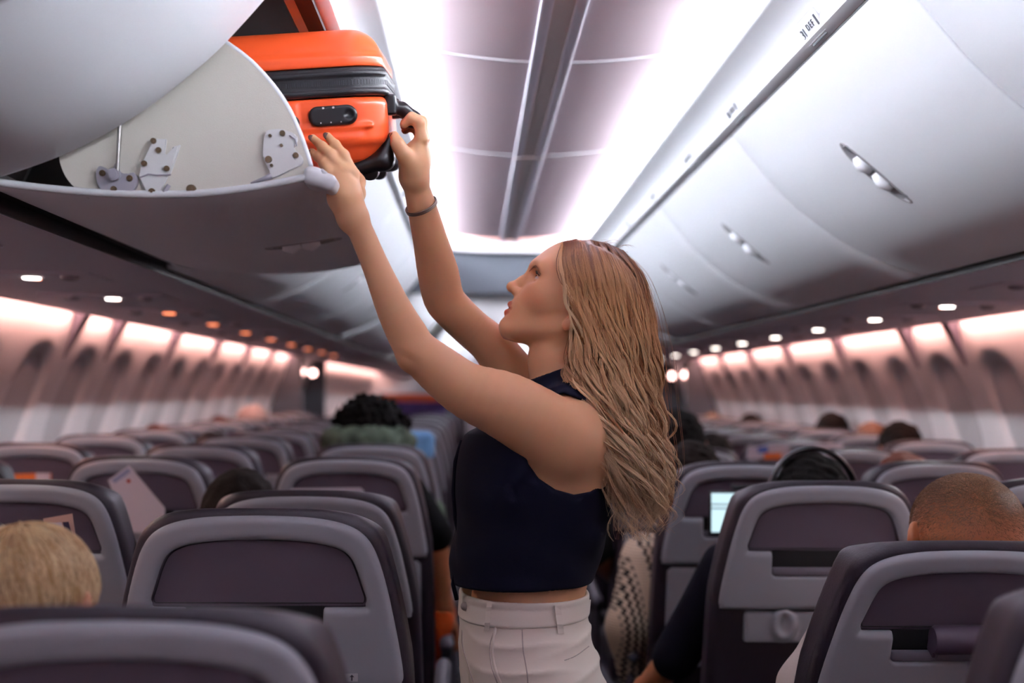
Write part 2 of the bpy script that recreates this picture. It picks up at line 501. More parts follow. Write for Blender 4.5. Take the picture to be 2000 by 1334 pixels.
# ------------------------------------------------------------------ side walls, windows and their light
WP = spline([(1.61, 1.60), (1.625, 1.557), (1.650, 1.46), (1.70, 1.33), (1.75, 1.2), (1.79, 1.05), (1.81, .9), (1.80, .6), (1.74, .3), (1.66, 0.)], 120)
WL = np.concatenate([[0], np.cumsum(np.linalg.norm(np.diff(WP, axis=0), axis=1))])
def wall_at(sv, off=0.):
    """point of the wall section at arc length sv, pushed outward by off"""
    x = np.interp(sv, WL, WP[:, 0]); z = np.interp(sv, WL, WP[:, 1])
    e = 1e-3; tx = np.interp(sv + e, WL, WP[:, 0]) - x; tz = np.interp(sv + e, WL, WP[:, 1]) - z
    n = math.hypot(tx, tz); return x - tz / n * off, z + tx / n * off
S_of = lambda z: float(np.interp(-z, -WP[:, 1], WL))
WPITCH = .508; W0 = 4.37 - 16 * WPITCH
SA, SB = S_of(1.446), S_of(.99)                # window recess, top and bottom
def hole(yc, n=40, grow=0.):
    """the rounded window opening: (arc length, y)"""
    out = []
    hs = (SB - SA) / 2 + grow; hy = .165 + grow; sc_ = (SA + SB) / 2
    for i in range(n):
        t = 2 * PI * i / n; c, s_ = math.cos(t), math.sin(t); e = 2 / 2.7
        out.append((sc_ - hs * abs(c) ** e * (1 if c > 0 else -1), yc + hy * abs(s_) ** e * (1 if s_ > 0 else -1)))
    return out
wn = 0
for s, side in ((-1, 'left'), (1, 'right')):
    bm = bmesh.new()
    yw = [W0 + i * WPITCH for i in range(63) if W0 + i * WPITCH + WPITCH / 2 < Y1]
    S1 = S_of(.9)
    for yc in yw:
        a, b = yc - WPITCH / 2, yc + WPITCH / 2
        door = YD0 - .1 < yc < YD1 + .1
        H = hole(yc)
        n = len(H)
        # border loop matched to the hole by angle
        brd = []
        for i in range(n):
            t = 2 * PI * i / n; c, s_ = math.cos(t), math.sin(t); m_ = max(abs(c), abs(s_))
            u = -c / m_; w = s_ / m_
            sv = (SA + SB) / 2 + u * ((SA + SB) / 2 if u < 0 else S1 - (SA + SB) / 2)
            brd.append((sv, yc + w * WPITCH / 2))
        if door:
            K = 8
            for q in range(K):
                s0, s1 = S1 * q / K, S1 * (q + 1) / K
                p = [wall_at(s0), wall_at(s1)]
                bm.faces.new([bm.verts.new((s * x, y, z)) for (x, z), y in ((p[0], a), (p[0], b), (p[1], b), (p[1], a))])
        else:
            R = 6; rings = []
            for q in range(R + 1):
                f = q / R
                rings.append([bm.verts.new((lambda xz, y: (s * xz[0], y, xz[1]))(wall_at(h[0] * (1 - f) + g[0] * f), h[1] * (1 - f) + g[1] * f)) for h, g in zip(H, brd)])
            # reveal going outward
            rv = [[bm.verts.new((lambda xz, y: (s * xz[0], y, xz[1]))(wall_at(h[0] + (0 if q < 1 else ((SA + SB) / 2 - h[0]) * .12 * q), .013 * q), h[1] + (yc - h[1]) * .12 * q)) for h in H] for q in (0, 1, 2)]
            rings = rv[::-1][:-1] + rings
            for A, B in zip(rings, rings[1:]):
                for i in range(n): bm.faces.new((A[i], A[(i + 1) % n], B[(i + 1) % n], B[i]))
    # dado below the windows
    lowp = [wall_at(x) for x in np.linspace(S1, WL[-1], 14)]
    V = [[bm.verts.new((s * x, y, z)) for x, z in lowp] for y in (Y0, Y1)]
    for i in range(13): bm.faces.new((V[0][i], V[0][i + 1], V[1][i + 1], V[1][i]))
    bmesh.ops.remove_doubles(bm, verts=bm.verts[:], dist=5e-4)
    o = obj('wall_' + side, bm, M['wall'], auto=40); tag(o, kind='structure')
    # windows: shade almost closed, daylight in the slit below it, outer pane
    for yc in yw:
        if YD0 - .1 < yc < YD1 + .1 or yc < 2.2 or yc > 12.6: continue
        wn += 1
        bm = bmesh.new(); H = hole(yc, 40, .004); c_ = []
        smid = (SA + SB) / 2; cut = SB - .045
        def ring(sc_, off, clip=None):
            out = []
            for h in H:
                sv = smid + (h[0] - smid) * sc_; 
                if clip is not None: sv = min(sv, clip)
                x, z = wall_at(sv, off); out.append((s * x, yc + (h[1] - yc) * sc_, z))
            return out
        A = [bm.verts.new(p) for p in ring(.80, .020, cut)]; A2 = [bm.verts.new(p) for p in ring(.80, .025, cut)]
        bm.faces.new(A); bm.faces.new(A2[::-1])
        for i in range(40): bm.faces.new((A[i], A[(i + 1) % 40], A2[(i + 1) % 40], A2[i]))
        bmesh.ops.remove_doubles(bm, verts=bm.verts[:], dist=1e-5)
        w = obj('window_%d' % wn, bm, M['shade']); tag(w, kind='structure')
        bm = bmesh.new(); bm.faces.new([bm.verts.new(p) for p in ring(.80, .0265)])
        obj('window_pane', bm, M['daylight'], w)
    # lamps above the windows: one segment per sidewall panel, with dark wedges standing in for shadow at the joints
    js = [-3.95, -2.9, -1.9, -1.42, -.4, .6, 1.62, 2.62, 3.62, 4.62, 5.12, 6.1, 7.1, 8.05, 9.0, YD0]
    js2 = list(np.arange(YD1, Y1 + .01, .95))
    for J, far in ((js, 0), (js2, 1)):
        for k, (a, b) in enumerate(zip(J, J[1:])):
            lampstrip('window_light_strip', s * 1.574, s * 1.600, 1.5635, 1.5685, a + .065, b - .065, M['led_win'], 'pink light strip above the windows, %s along the %s wall%s' % (ORD[k], side, ' beyond the exit doors' if far else ''), 'window wash lights on the %s wall%s' % (side, ' beyond the doors' if far else ''))
    bm = bmesh.new()
    for y in js[1:]:
        x0, z0 = wall_at(S_of(1.557)); x1, z1 = wall_at(S_of(1.45))
        bm_prism(bm, [(s * (x0 - .05), y - .035, z0 + .01), (s * (x0 + .004), y - .035, z0), (s * (x1 + .004), y - .006, z1), (s * (x0 - .006), y - .02, z0 - .03)], (0, .0, 0)) if False else None
        x1, z1 = wall_at(S_of(1.40))
        V1 = [(s * (x0 - .045), y - .045, z0 + .012), (s * (x0 - .045), y + .045, z0 + .012), (s * (x1 - .003), y + .008, z1), (s * (x1 - .003), y - .008, z1)]
        V2 = [(s * (x0 + .02), y - .045, z0 + .012), (s * (x0 + .02), y + .045, z0 + .012), (s * (x1 + .01), y + .008, z1), (s * (x1 + .01), y - .008, z1)]
        a_ = [bm.verts.new(v) for v in V1]; b_ = [bm.verts.new(v) for v in V2]
        bm.faces.new(a_); bm.faces.new(b_[::-1])
        for i in range(4): bm.faces.new((a_[i], a_[(i + 1) % 4], b_[(i + 1) % 4], b_[i]))
    o = obj('trim_%d' % (20 if s < 0 else 21), bm, M['wedge_shade']); tag(o, kind='structure')
    # roof of the light slot + service panel + dark shadow gap
    bm = bmesh.new()
    bm_prism(bm, [(s * .885, Y0, 1.548), (s * .90, Y0, 1.545), (s * 1.56, Y0, 1.553), (s * 1.572, Y0, 1.553), (s * 1.572, Y0, 1.570), (s * 1.625, Y0, 1.572), (s * 1.64, Y0, 1.60), (s * .885, Y0, 1.60)], (0, Y1 - Y0, 0))
    o = obj('ceiling_' + side, bm, M['psu'], auto=40); tag(o, kind='structure')
    bm = bmesh.new(); bm_box(bm, (min(s * .862, s * .9), Y0, 1.572), (max(s * .862, s * .9), Y1, 1.60))
    bm_box(bm, (min(s * .880, s * .8845), Y0, 1.549), (max(s * .880, s * .8845), Y1, 1.60))
    o = obj('trim_%d' % (22 if s < 0 else 23), bm, M['black']); tag(o, kind='structure')
    # door zone: door frame and two lamps
    bm = bmesh.new()
    for y in (YD0, YD1): bm_box(bm, (min(s * 1.52, s * 1.86), y - .03, .0), (max(s * 1.52, s * 1.86), y + .03, 1.56))
    o = obj('door_%d' % (1 if s < 0 else 2), bm, M['dgrey']); tag(o, kind='structure')
    for y, wh_ in ((10.3, 'nearer'), (11.0, 'farther')):
        b_ = bmesh.new(); bmesh.ops.create_uvsphere(b_, u_segments=16, v_segments=8, radius=.028)
        l = obj('door_lamp', b_, M['lamp_pink'], smooth=True); l.location = (s * 1.58, y, 1.44)
        tag(l, 'small round pink lamp by the %s exit door, the %s of two' % (side, wh_), 'lamp', 'exit door lamps on the %s' % side)
# ends of the cabin
o = box_obj('wall_front', (-1.9, Y1, 0), (1.9, Y1 + .05, 2.2), M['white']); tag(o, kind='structure')
o = box_obj('wall_back', (-1.9, Y0 - .05, 0), (1.9, Y0, 2.2), M['panel']); tag(o, kind='structure')
# ------------------------------------------------------------------ overhead bins
def handle_parts(parent, pts, nrm, yc, s):
    """finger latch let into the bin front: pts along the section, nrm outward normals (towards the cabin)"""
    pts = [np.array(p) for p in pts]; n = len(pts) - 1
    def at(u, off=0.):                        # u in -1..1 along the section
        q = (u + 1) / 2 * n; i = min(int(q), n - 1); f = q - i
        p = pts[i] * (1 - f) + pts[i + 1] * f; m_ = nrm[i] * (1 - f) + nrm[i + 1] * f
        return p + m_ * off
    def loop(ku, kv, off, N=36):
        L = []
        for i in range(N):
            t = 2 * PI * i / N; c = math.cos(t); v = math.sin(t)
            p = at(max(-1, min(1, c * ku)), off); L.append((p[0], yc + .021 * kv * v * (1 - .12 * c * c), p[1]))
        return L
    def rings(bm, Ls):
        R = [[bm.verts.new(p) for p in L] for L in Ls]
        for A, B in zip(R, R[1:]):
            for i in range(len(A)): bm.faces.new((A[i], A[(i + 1) % len(A)], B[(i + 1) % len(A)], B[i]))
        return R
    bm = bmesh.new()
    R = rings(bm, [loop(1., 1.32, -.004), loop(1., 1.32, .0016), loop(.98, 1.2, .0024), loop(.95, 1.0, .0016), loop(.93, .95, -.012)])
    bm.faces.new(R[-1])
    h = obj('handle', bm, M['handle'], parent, auto=60)
    bm = bmesh.new()
    for a, b in ((-.42, .0), (.08, .5)):
        A = at(a, -.004); B = at(b, -.003); C = at((a + b) / 2, .0005)
        vs = [(A[0], yc, A[1]), (C[0], yc, C[1]), (B[0], yc, B[1])]
        bm_tube(bm, [vs[0], vs[1], vs[2]], [.010, .0165, .010], 12)
    obj('latch_paddle', bm, M['bin'], h, smooth=True)

M['handle'] = mat('latch_cup', '#A9A8AC', .45)

def bin_shell(prof, y0, y1, th, yh, flip, sl=None):
    """bin front as a grid; a slot is left open for the latch"""
    p = np.array(prof); k = len(p)
    t = np.gradient(p, axis=0); t /= np.linalg.norm(t, axis=1)[:, None]
    nr = np.stack([-t[:, 1], t[:, 0]], 1) * flip
    ys = sorted(set([y0, y0 + .004, y1 - .004, y1] + list(np.linspace(y0 + .004, y1 - .004, 9)) + ([yh - .018, yh + .018] if sl else [])))
    bm = bmesh.new()
    def off(y): return -.004 if (y == y0 or y == y1) else 0.
    A = [[bm.verts.new((p[i, 0] + nr[i, 0] * off(y), y, p[i, 1] + nr[i, 1] * off(y))) for i in range(k)] for y in ys]
    B = [[bm.verts.new((p[i, 0] - nr[i, 0] * th, y, p[i, 1] - nr[i, 1] * th)) for i in range(k)] for y in (y0, y1)]
    for j in range(len(ys) - 1):
        for i in range(k - 1):
            if sl and sl[0] <= i < sl[1] and abs((ys[j] + ys[j + 1]) / 2 - yh) < .017: continue
            bm.faces.new((A[j][i], A[j][i + 1], A[j + 1][i + 1], A[j + 1][i]))
    for i in range(k - 1):
        bm.faces.new((B[0][i], B[1][i], B[1][i + 1], B[0][i + 1]))
        bm.faces.new((A[0][i], B[0][i], B[0][i + 1], A[0][i + 1])); bm.faces.new((A[-1][i], A[-1][i + 1], B[1][i + 1], B[1][i]))
    for i in (0, k - 1):
        bm.faces.new([A[j][i] for j in range(len(ys))] + [B[1][i], B[0][i]])
    return bm, p, nr

SL = (11, 21)                                  # latch slot on the section
def closed_bin(s, y0, y1, label, group, detail=True):
    root = empty('overhead_bin', (0, 0, 0)); root.location = (s * .87, (y0 + y1) / 2, 1.562)
    tag(root, label, 'overhead bin', group)
    inv = Matrix.Translation(-root.location)
    bm, p, nr = bin_shell(mir(PSP, s), y0 + .0025, y1 - .0025, .014, (y0 + y1) / 2 + .04, -s, SL if detail else None)
    bm.transform(inv); obj('bin_door', bm, M['bin'], root, auto=50)
    if detail:
        tmp = empty('tmp'); handle_parts(tmp, p[SL[0] - 1:SL[1] + 2], nr[SL[0] - 1:SL[1] + 2], (y0 + y1) / 2 + .04, s)
        for c in list(tmp.children): 
            c.data.transform(inv); c.parent = root
            for q in c.children: q.data.transform(inv)
        bpy.data.objects.remove(tmp)
    # body behind the door
    bm = bmesh.new()
    bm_prism(bm, [(s * .455, y0 + .003, 1.885), (s * .88, y0 + .003, 1.612), (s * 1.25, y0 + .003, 1.63), (s * 1.2, y0 + .003, 1.95), (s * .45, y0 + .003, 1.95)], (0, y1 - y0 - .006, 0))
    bm.transform(inv); obj('bin_body', bm, M['bin_in'], root)
    return root

far_pairs = [(6.5, 7.63), (7.63, 8.76), (8.76, 9.9)]
for s, side in ((-1, 'left'), (1, 'right')):
    segs = [(a, b) for a, b in zip(JOINTS, JOINTS[1:]) if not (s < 0 and a == 1.73)]
    for a, b in segs:
        i = JOINTS.index(a) - 4                # 0 = the bin beside the camera
        if s < 0:
            lab = {0: 'closed white overhead bin nearest on the left, big curved front before the open bin'}.get(i, 'closed white overhead bin on the left, %s beyond the open bin' % (ORD[max(i - 2, 0)]))
        else:
            lab = 'closed white overhead bin on the right, %s along the row of bins' % ORD[max(i, 0)]
        if i < 0: lab = 'closed white overhead bin on the %s, %s one behind the viewer' % (side, ORD[-i - 1])
        closed_bin(s, a, b, lab, 'closed overhead bins on the %s' % side)
    for k, (a, b) in enumerate(far_pairs + [(11.5, 13.0), (13.0, 14.5), (14.5, 16.), (16., 17.5), (17.5, 18.95)]):
        closed_bin(s, a, b, 'closed white overhead bin on the %s, %s past the dark header' % (side, ORD[k]), 'far overhead bins on the %s' % side, False)
    # latch rail above the doors with its brackets
    bm = bmesh.new()
    sec = [(.419, 1.890), (.402, 1.898), (.398, 1.915), (.404, 1.928), (.42, 1.932), (.47, 1.932), (.47, 1.890)]
    for a, b in ((Y0, 6.26), (6.5, YD0), (YD1, Y1)):
        bm_prism(bm, [(s * x, a, z) for x, z in sec], (0, b - a, 0))
    o = obj('trim_%d' % (30 if s < 0 else 31), bm, M['white'], auto=40); tag(o, kind='structure')
    bm = bmesh.new()
    bm_box(bm, (min(s * .423, s * .45), Y0, 1.882), (max(s * .423, s * .45), 6.26, 1.8905))
    o = obj('trim_%d' % (32 if s < 0 else 33), bm, M['black']); tag(o, kind='structure')
    # row number placards clipped on the rail
    rows = ((2.09, '31'), (2.73, '30'), (3.30, '29'), (3.95, '28'), (4.6, '27'), (5.25, '26'))
    for k, (y, num) in enumerate(rows):
        if s < 0 and k == 0: continue
        pl = empty('row_placard', (s * .4025, y, 1.913)); letters = 'D E F' if s > 0 else 'A B C'
        tag(pl, 'white seat row placard on the bin rail, %s from the near end on the %s' % (ORD[k], side), 'sign', 'seat row placards on the %s' % side)
        u = np.array([.419 - .398, 1.890 - 1.915]); u = np.array([s * .021, -.030]); u /= np.linalg.norm(u)    # down the face
        n_ = np.array([-s * .82, -.57])
        A = Matrix(((0, u[0] * -1, n_[0], 0), (1 * s, 0, 0, 0), (0, u[1] * -1, n_[1], 0), (0, 0, 0, 1)))
        # local frame: x along the cabin (reading direction), y up the face, z towards the aisle
        A = Matrix(((0., -u[0], n_[0], 0), (-1. * s if s > 0 else 1., 0., 0., 0), (0., -u[1], n_[1], 0), (0, 0, 0, 1)))
        bm = bmesh.new(); bm_box(bm, (-.055, -.021, .0), (.055, .024, .006), .004); bm.transform(A)
        obj('plate', bm, M['white'], pl, auto=40)
        bm = bmesh.new(); text_bm(bm, num, .026, Matrix.Translation((-.036, 0, .0066)))
        text_bm(bm, letters, .017, Matrix.Translation((.008, .004, .0066)))
        bm_box(bm, (.040, -.012, .006), (.047, .014, .0068)); bm_box(bm, (-.016, -.012, .006), (.030, -.0095, .0067))
        bm.transform(A); obj('lettering', bm, M['ink'], pl)
        bm = bmesh.new(); bm_box(bm, (-.04, -.0255, -.004), (.04, -.0215, .0035), .001); bm.transform(A); obj('latch_catch', bm, mat('catch_grey', '#6B6F72', .5) if 'catch' not in M else M['catch'], pl)

# ------------------------------------------------------------------ the open bin on the left
OB = empty('overhead_bin', (-.8, 2.3, 1.6))
tag(OB, 'open white overhead bin lowered on the left, with the orange suitcase in it', 'overhead bin')
inv = Matrix.Translation(-OB.location)
edge_px = [(641, 338), (632, 347), (600, 354), (500, 373), (400, 385), (300, 388), (200, 385), (100, 377), (0, 365), (-40, 357)]
ep = [P(a, b, 1.74) for a, b in edge_px]
BP = spline([(q[0], q[2]) for q in ep], 41)
def oadd(nm, bm, m, auto=None, smooth=False, parent=None):
    bm.transform(inv); return obj(nm, bm, m, parent or OB, smooth=smooth, auto=auto)
bsl = (11, 18)
bm, p, nr = bin_shell(BP, 1.742, 2.852, .011, 2.35, 1, bsl)
buck = oadd('bucket', bm, M['bin'], 50)
tmp = empty('tmp'); handle_parts(tmp, p[bsl[0] - 1:bsl[1] + 2], nr[bsl[0] - 1:bsl[1] + 2], 2.35, 1)
for c in list(tmp.children):
    c.data.transform(inv); c.parent = OB
    for q in c.children: q.data.transform(inv)
bpy.data.objects.remove(tmp)
# bead along the near edge of the bucket
bm = bmesh.new(); q = p - nr * .006
bm_tube(bm, [(a, 1.742, b) for a, b in q], .0055, 8); oadd('edge_bead', bm, M['white'], smooth=True)
# end panel of the bucket
arc = [P(a, b, 1.75) for a, b in ((606, 326), (597, 296), (580, 250), (558, 205), (530, 165), (493, 124), (450, 90), (400, 62), (340, 45), (270, 48), (200, 85), (150, 150), (122, 230), (116, 300), (124, 335), (140, 360), (170, 386))]
arc2 = spline([(a[0], a[2]) for a in arc], 70)
inner = [(a, b) for a, b in q if arc2[-1][0] - .002 < a < arc2[0][0] + .002]
poly = [(x, z) for x, z in arc2] + [(x, z + .004) for x, z in inner[::-1]]
bm = bmesh.new(); bm_prism(bm, [(x, 1.748, z) for x, z in poly], (0, .012, 0)); oadd('end_panel', bm, M['bin_in'])
bm = bmesh.new(); bm_tube(bm, [(x, 1.752, z) for x, z in arc2[:52]], .0045, 8); oadd('panel_rim', bm, M['white'], smooth=True)
bm = bmesh.new(); bm_prism(bm, [(x, 2.835, z) for x, z in poly], (0, .012, 0)); oadd('end_panel', bm, M['bin_in'])
# corner cap on the lip
S = Solid()
cq = P(627, 350, 1.745)
S.add(s_box((cq[0], 1.766, cq[2]), (.0215, .030, .0118), .0095, rotm('Y', 21)))
S.add(s_box((cq[0] - .012, 1.766, cq[2] + .004), (.012, .029, .0115), .007, rotm('Y', 12)), k=.008)
o = solid('lip_cap', S, .0025, M['white'], OB); o.data.transform(inv)
# lip roll along the whole front edge
lp = P(641, 340, 1.74)
bm = bmesh.new(); bm_tube(bm, [(lp[0] - .004, y, lp[2] - .003) for y in (1.79, 2.3, 2.85)], .0105, 12); oadd('lip', bm, M['white'], smooth=True)

# hardware on the end panel
yp = 1.747
def screw(parent, px, py, r=.0055):
    r *= .78
    c = P(px, py, yp); bm = bmesh.new()
    bm_cyl(bm, (c[0], yp - .009, c[2]), (c[0], yp - .004, c[2]), r, r * 1.15, 16); bm_cyl(bm, (c[0], yp - .0105, c[2]), (c[0], yp - .0085, c[2]), r * .45, n=6)
    bm.transform(inv); return obj('screw', bm, M['brass'], parent, auto=40)
def plate(nm, pts, th, m, n=None, bev=.0015):
    w = [P(a, b, yp) for a, b in (spline(pts + [pts[0]], n)[:-1] if n else pts)]
    bm = bmesh.new(); bm_prism(bm, [(c[0], yp - th, c[2]) for c in w], (0, th + .002, 0))
    if bev:
        es = [e for e in bm.edges if all(abs(v.co.y - (yp - th)) < 1e-6 for v in e.verts)]
        bmesh.ops.bevel(bm, geom=es, offset=bev, segments=2, affect='EDGES')
    return oadd(nm, bm, m, 40)
M['bracket'] = mat('bracket_grey', '#9A97A2', .4); M['brwhite'] = mat('bracket_white', '#D6D6D8', .4)
hb = plate('hinge_bracket', [(189, 340), (196, 326), (210, 330), (222, 337), (226, 322), (232, 322), (236, 338), (248, 343), (262, 338), (270, 348), (268, 365), (255, 379), (236, 384), (212, 382), (196, 368)], .007, M['bracket'], 60)
for a in ((203, 340), (225, 371), (256, 350)): screw(hb, *a)
c = P(227, 344, yp); bm = bmesh.new(); bm_cyl(bm, (c[0], yp - .016, c[2]), (c[0], yp, c[2]), .0085, n=20); bm_cyl(bm, (c[0], yp - .018, c[2]), (c[0], yp - .015, c[2]), .006, n=20); bm.transform(inv); obj('pivot', bm, M['bracket'], hb, auto=40)
bm = bmesh.new(); bm_cyl(bm, P(229, 335, yp - .012), P(236, 210, yp - .014), .0026, n=10); oadd('gas_strut', bm, M['metal'], 40)
cb = plate('catch_bracket', [(301, 272), (326, 273), (322, 302), (328, 307), (340, 288), (353, 284), (334, 340), (329, 343), (313, 380), (289, 380), (272, 347), (278, 325)], .006, M['brwhite'])
for a in ((302, 277), (312, 295), (284, 321), (328, 331)): screw(cb, *a, .005)
screw(cb, 299, 376, .006)
bm = bmesh.new(); bm_tube(bm, [P(272, 347, yp - .007), P(290, 340, yp - .007), P(305, 342, yp - .007), P(334, 341, yp - .007)], .0012, 6); bm.transform(inv); obj('seam', bm, M['bracket'], cb)
bm = bmesh.new(); bm_cyl(bm, P(319, 378, yp - .006), P(330, 361, yp - .006), .0035, n=8); oadd('stop_pin', bm, M['bracket'], 40)
screw(OB, 375, 371, .008)
lb = plate('latch_plate', [(519, 262), (524, 256), (548, 254), (572, 261), (582, 270), (578, 284), (574, 292), (584, 300), (592, 310), (590, 322), (570, 332), (545, 344), (530, 347), (527, 330), (517, 315), (515, 290)], .006, M['brwhite'], 60)
for a, r in (((529, 267), .0028), ((553, 262), .005), ((551, 286), .0028), ((579, 305), .005), ((526, 313), .006), ((532, 325), .0028)): screw(lb, *a, r)
bm = bmesh.new(); bm_tube(bm, [P(566, 264, yp - .007), P(577, 272, yp - .0075), P(580, 285, yp - .007)], .0012, 6); bm.transform(inv); obj('seam', bm, M['bracket'], lb)
bm = bmesh.new(); bm_tube(bm, [P(530, 343, yp - .004), P(515, 349, yp - .004), P(490, 358, yp - .004)], [.0045, .003, .0015], 8); oadd('cable', bm, M['bracket'], smooth=True)

# fixed housing that the bucket swings out of
M['liner_shaded'] = mat('housing_liner_shaded', '#3A3836', .8)  # beige grey liner, with its want of light put into the colour
bm = bmesh.new()
sec = [(-.425, 1.93), (-.50, 1.945), (-.85, 1.985), (-1.12, 1.93), (-1.2, 1.75), (-1.19, 1.61)]
for A, B in zip(sec, sec[1:]):
    bm_prism(bm, [(A[0], 1.735, A[1]), (B[0], 1.735, B[1]), (B[0] - .002, 1.735, B[1] + .008), (A[0], 1.735, A[1] + .008)], (0, 1.12, 0))
bm_prism(bm, [(x, 2.857, z) for x, z in sec], (0, .002, 0))
bm_prism(bm, [(x, 1.7325, z) for x, z in sec], (0, .001, 0))
oadd('bin_body', bm, M['liner_shaded'])
bm = bmesh.new()
bm_prism(bm, [(-.452, 2.845, 1.925), (-.478, 2.845, 1.925), (-.56, 2.845, 1.80), (-.54, 2.845, 1.79)], (0, .01, 0)); 
oadd('bin_post', bm, mat('bin_post', '#8C8078', .6))
# ------------------------------------------------------------------ airline seats
M['shell'] = mat('seat_shell_grey', '#949AA3', .40, spec=.4, bump=.08, bscale=1500)
M['recess'] = mat('seat_recess_panel', '#544A58', .6, bump=.15, bscale=900)
M['cover'] = mat('seat_cover_leather', '#231B27', .45, bump=.25, bscale=350)
M['pocket'] = mat('seat_pocket_black', '#0B0B11', .7)
M['flap'] = mat('pocket_flap', '#6E6C78', .45)
M['arm'] = mat('armrest_plastic', '#4E4C56', .5)
M['armw'] = mat('armrest_metal', '#B9B7B4', .35)
M['sticker'] = mat('white_sticker', '#C9CBD0', .5)

HB = .67                                        # height of the back's top above its hinge (z .45)
top = [(0, 0), (.04, -.0008), (.07, -.0025), (.098, -.0065), (.120, -.0125), (.137, -.021), (.150, -.033), (.160, -.050), (.168, -.072)]
OUT = sym(top + [(.178, -.11), (.187, -.155), (.195, -.20), (.200, -.238), (.197, -.250), (.187, -.256), (.0, -.2565)])
CUT = [(-.105, -.118), (.0925, -.118), (.0925, -.178), (.086, -.187), (-.098, -.187), (-.105, -.180)]
REC = sym([(0, -.036), (.05, -.0375), (.085, -.042), (.110, -.049), (.125, -.060), (.134, -.078), (.144, -.110), (.148, -.124), (.145, -.132), (.136, -.135), (0, -.135)])
COV = sym([(0, .011), (.07, .009), (.105, .004), (.130, -.0035), (.150, -.016), (.165, -.033), (.175, -.058), (.186, -.10), (.197, -.15), (.206, -.20), (.212, -.25), (.217, -.40), (.218, -.63), (.19, -.66), (0, -.66)])

def dense(q, n):
    h = [p for p in q[:len(q) // 2 + 1] if p[0] >= 0]
    r = spline(h, n); r[:, 0] = np.maximum(r[:, 0], 0)
    return sym([(float(a) * 1.038, float(b)) for a, b in r])
OUT, REC, COV = dense(OUT, 46), dense(REC, 36), dense(COV, 46)
def back_part(nm, S, h, m, parent, f=None):
    o = solid(nm, S, h, m, parent); o.data.transform(Matrix.Translation((0, 0, HB))); return o

def seat_meshes():
    root = empty('airline_seat'); O = {}
    S = Solid(); S.add(s_extr(COV, -.003, .072, .016))
    S.add(s_extr(sym([(0, -.10), (.13, -.10), (.15, -.12), (.15, -.60), (0, -.60)]), .06, .085, .012), k=.02)
    S.add(s_plane((0, .006, .011), (0, .62, .78)), 'i', .012)
    O['cover'] = back_part('seat_cover', S, .006, M['cover'], root)
    S = Solid(); S.add(s_extr(OUT, -.019, .0, .011))
    S.add(s_extr(REC, -.05, -.0035, .004), 's', .014)
    S.add(s_extr(CUT, -.05, .02, .002), 's', .003)
    O['shell'] = back_part('back_shell', S, .0034, M['shell'], root)
    bm = bmesh.new(); bm_prism(bm, [(x * 1.02, -.0045, z + HB + (.0 if z > -.1 else -.0)) for x, z in REC], (0, .004, 0))
    O['recess'] = obj('recess_panel', bm, M['recess'], root)
    bm = bmesh.new(); r_ = spline(REC + REC[:1], 70)[:-4]; bm_tube(bm, [(x * .985, -.0052, z * .99 - .0012 + HB) for x, z in r_ if z > -.131], .0009, 5); O['rim'] = obj('panel_rim', bm, M['pocket'], O['recess'])
    bm = bmesh.new(); bm_box(bm, (-.103, -.0062, HB - .186), (.0905, .006, HB - .135)); O['pocket'] = obj('pocket', bm, M['pocket'], root)
    bm = bmesh.new(); bm_box(bm, (-.104, -.0155, HB - .1855), (.0915, -.0075, HB - .168), .003)
    bm_box(bm, (-.035, -.0175, HB - .179), (.035, -.0155, HB - .172), .001)
    O['flap'] = obj('pocket_flap', bm, M['flap'], root, auto=40)
    for i in (-1, 1):
        bm = bmesh.new(); bm_box(bm, (i * .09 - .012, -.0155, HB - .0335), (i * .09 + .012, -.0105, HB - .030), .001)
        O['vent%d' % i] = obj('rim_slot', bm, M['recess'], root)
    S = Solid(); S.add(s_extr(sym([(0, -.266), (.180, -.266), (.190, -.275), (.192, -.40), (.186, -.515), (.176, -.525), (0, -.525)]), -.014, .004, .007))
    O['tray'] = back_part('tray_table', S, .005, M['shell'], root)
    bm = bmesh.new(); bm_box(bm, (-.022, -.021, HB - .292), (.022, -.013, HB - .272), .003); O['latch'] = obj('tray_latch', bm, M['flap'], O['tray'], auto=40)
    for k in O:
        if k in ('latch', 'rim'): continue
        O[k].location = (0, 0, .45)
    # base
    S = Solid(); S.add(s_box((0, .31, .388), (.215, .26, .052), .035)); S.add(s_box((0, .34, .345), (.20, .2, .03), .02), k=.02)
    O['cushion'] = solid('seat_cushion', S, .012, M['cover'], root)
    bm = bmesh.new(); bm_box(bm, (-.235, .08, .29), (.235, .50, .325), .01)
    for y in (.12, .45):
        bm_cyl(bm, (-.235, y, .30), (.235, y, .30), .018, n=10)
    O['frame'] = obj('seat_frame', bm, M['arm'], root, auto=40)
    for i in (-1, 1):
        bm = bmesh.new(); bm_tube(bm, [(i * .14, .45, .30), (i * .14, .36, .02)], .016, 8); bm_tube(bm, [(i * .14, .12, .30), (i * .14, .36, .06)], .012, 8); bm_box(bm, (i * .14 - .02, .06, .0), (i * .14 + .02, .50, .022), .004)
        O['leg%d' % i] = obj('leg', bm, M['armw'], root, auto=40)
    S = Solid(); chain(S, [(0, .07, .60), (0, .42, .625)], [.018, .019], .01); chain(S, [(0, .10, .60), (0, .16, .34)], [.015, .018], .02)
    O['arm'] = solid('armrest', S, .007, M['arm'], root)
    return root, O

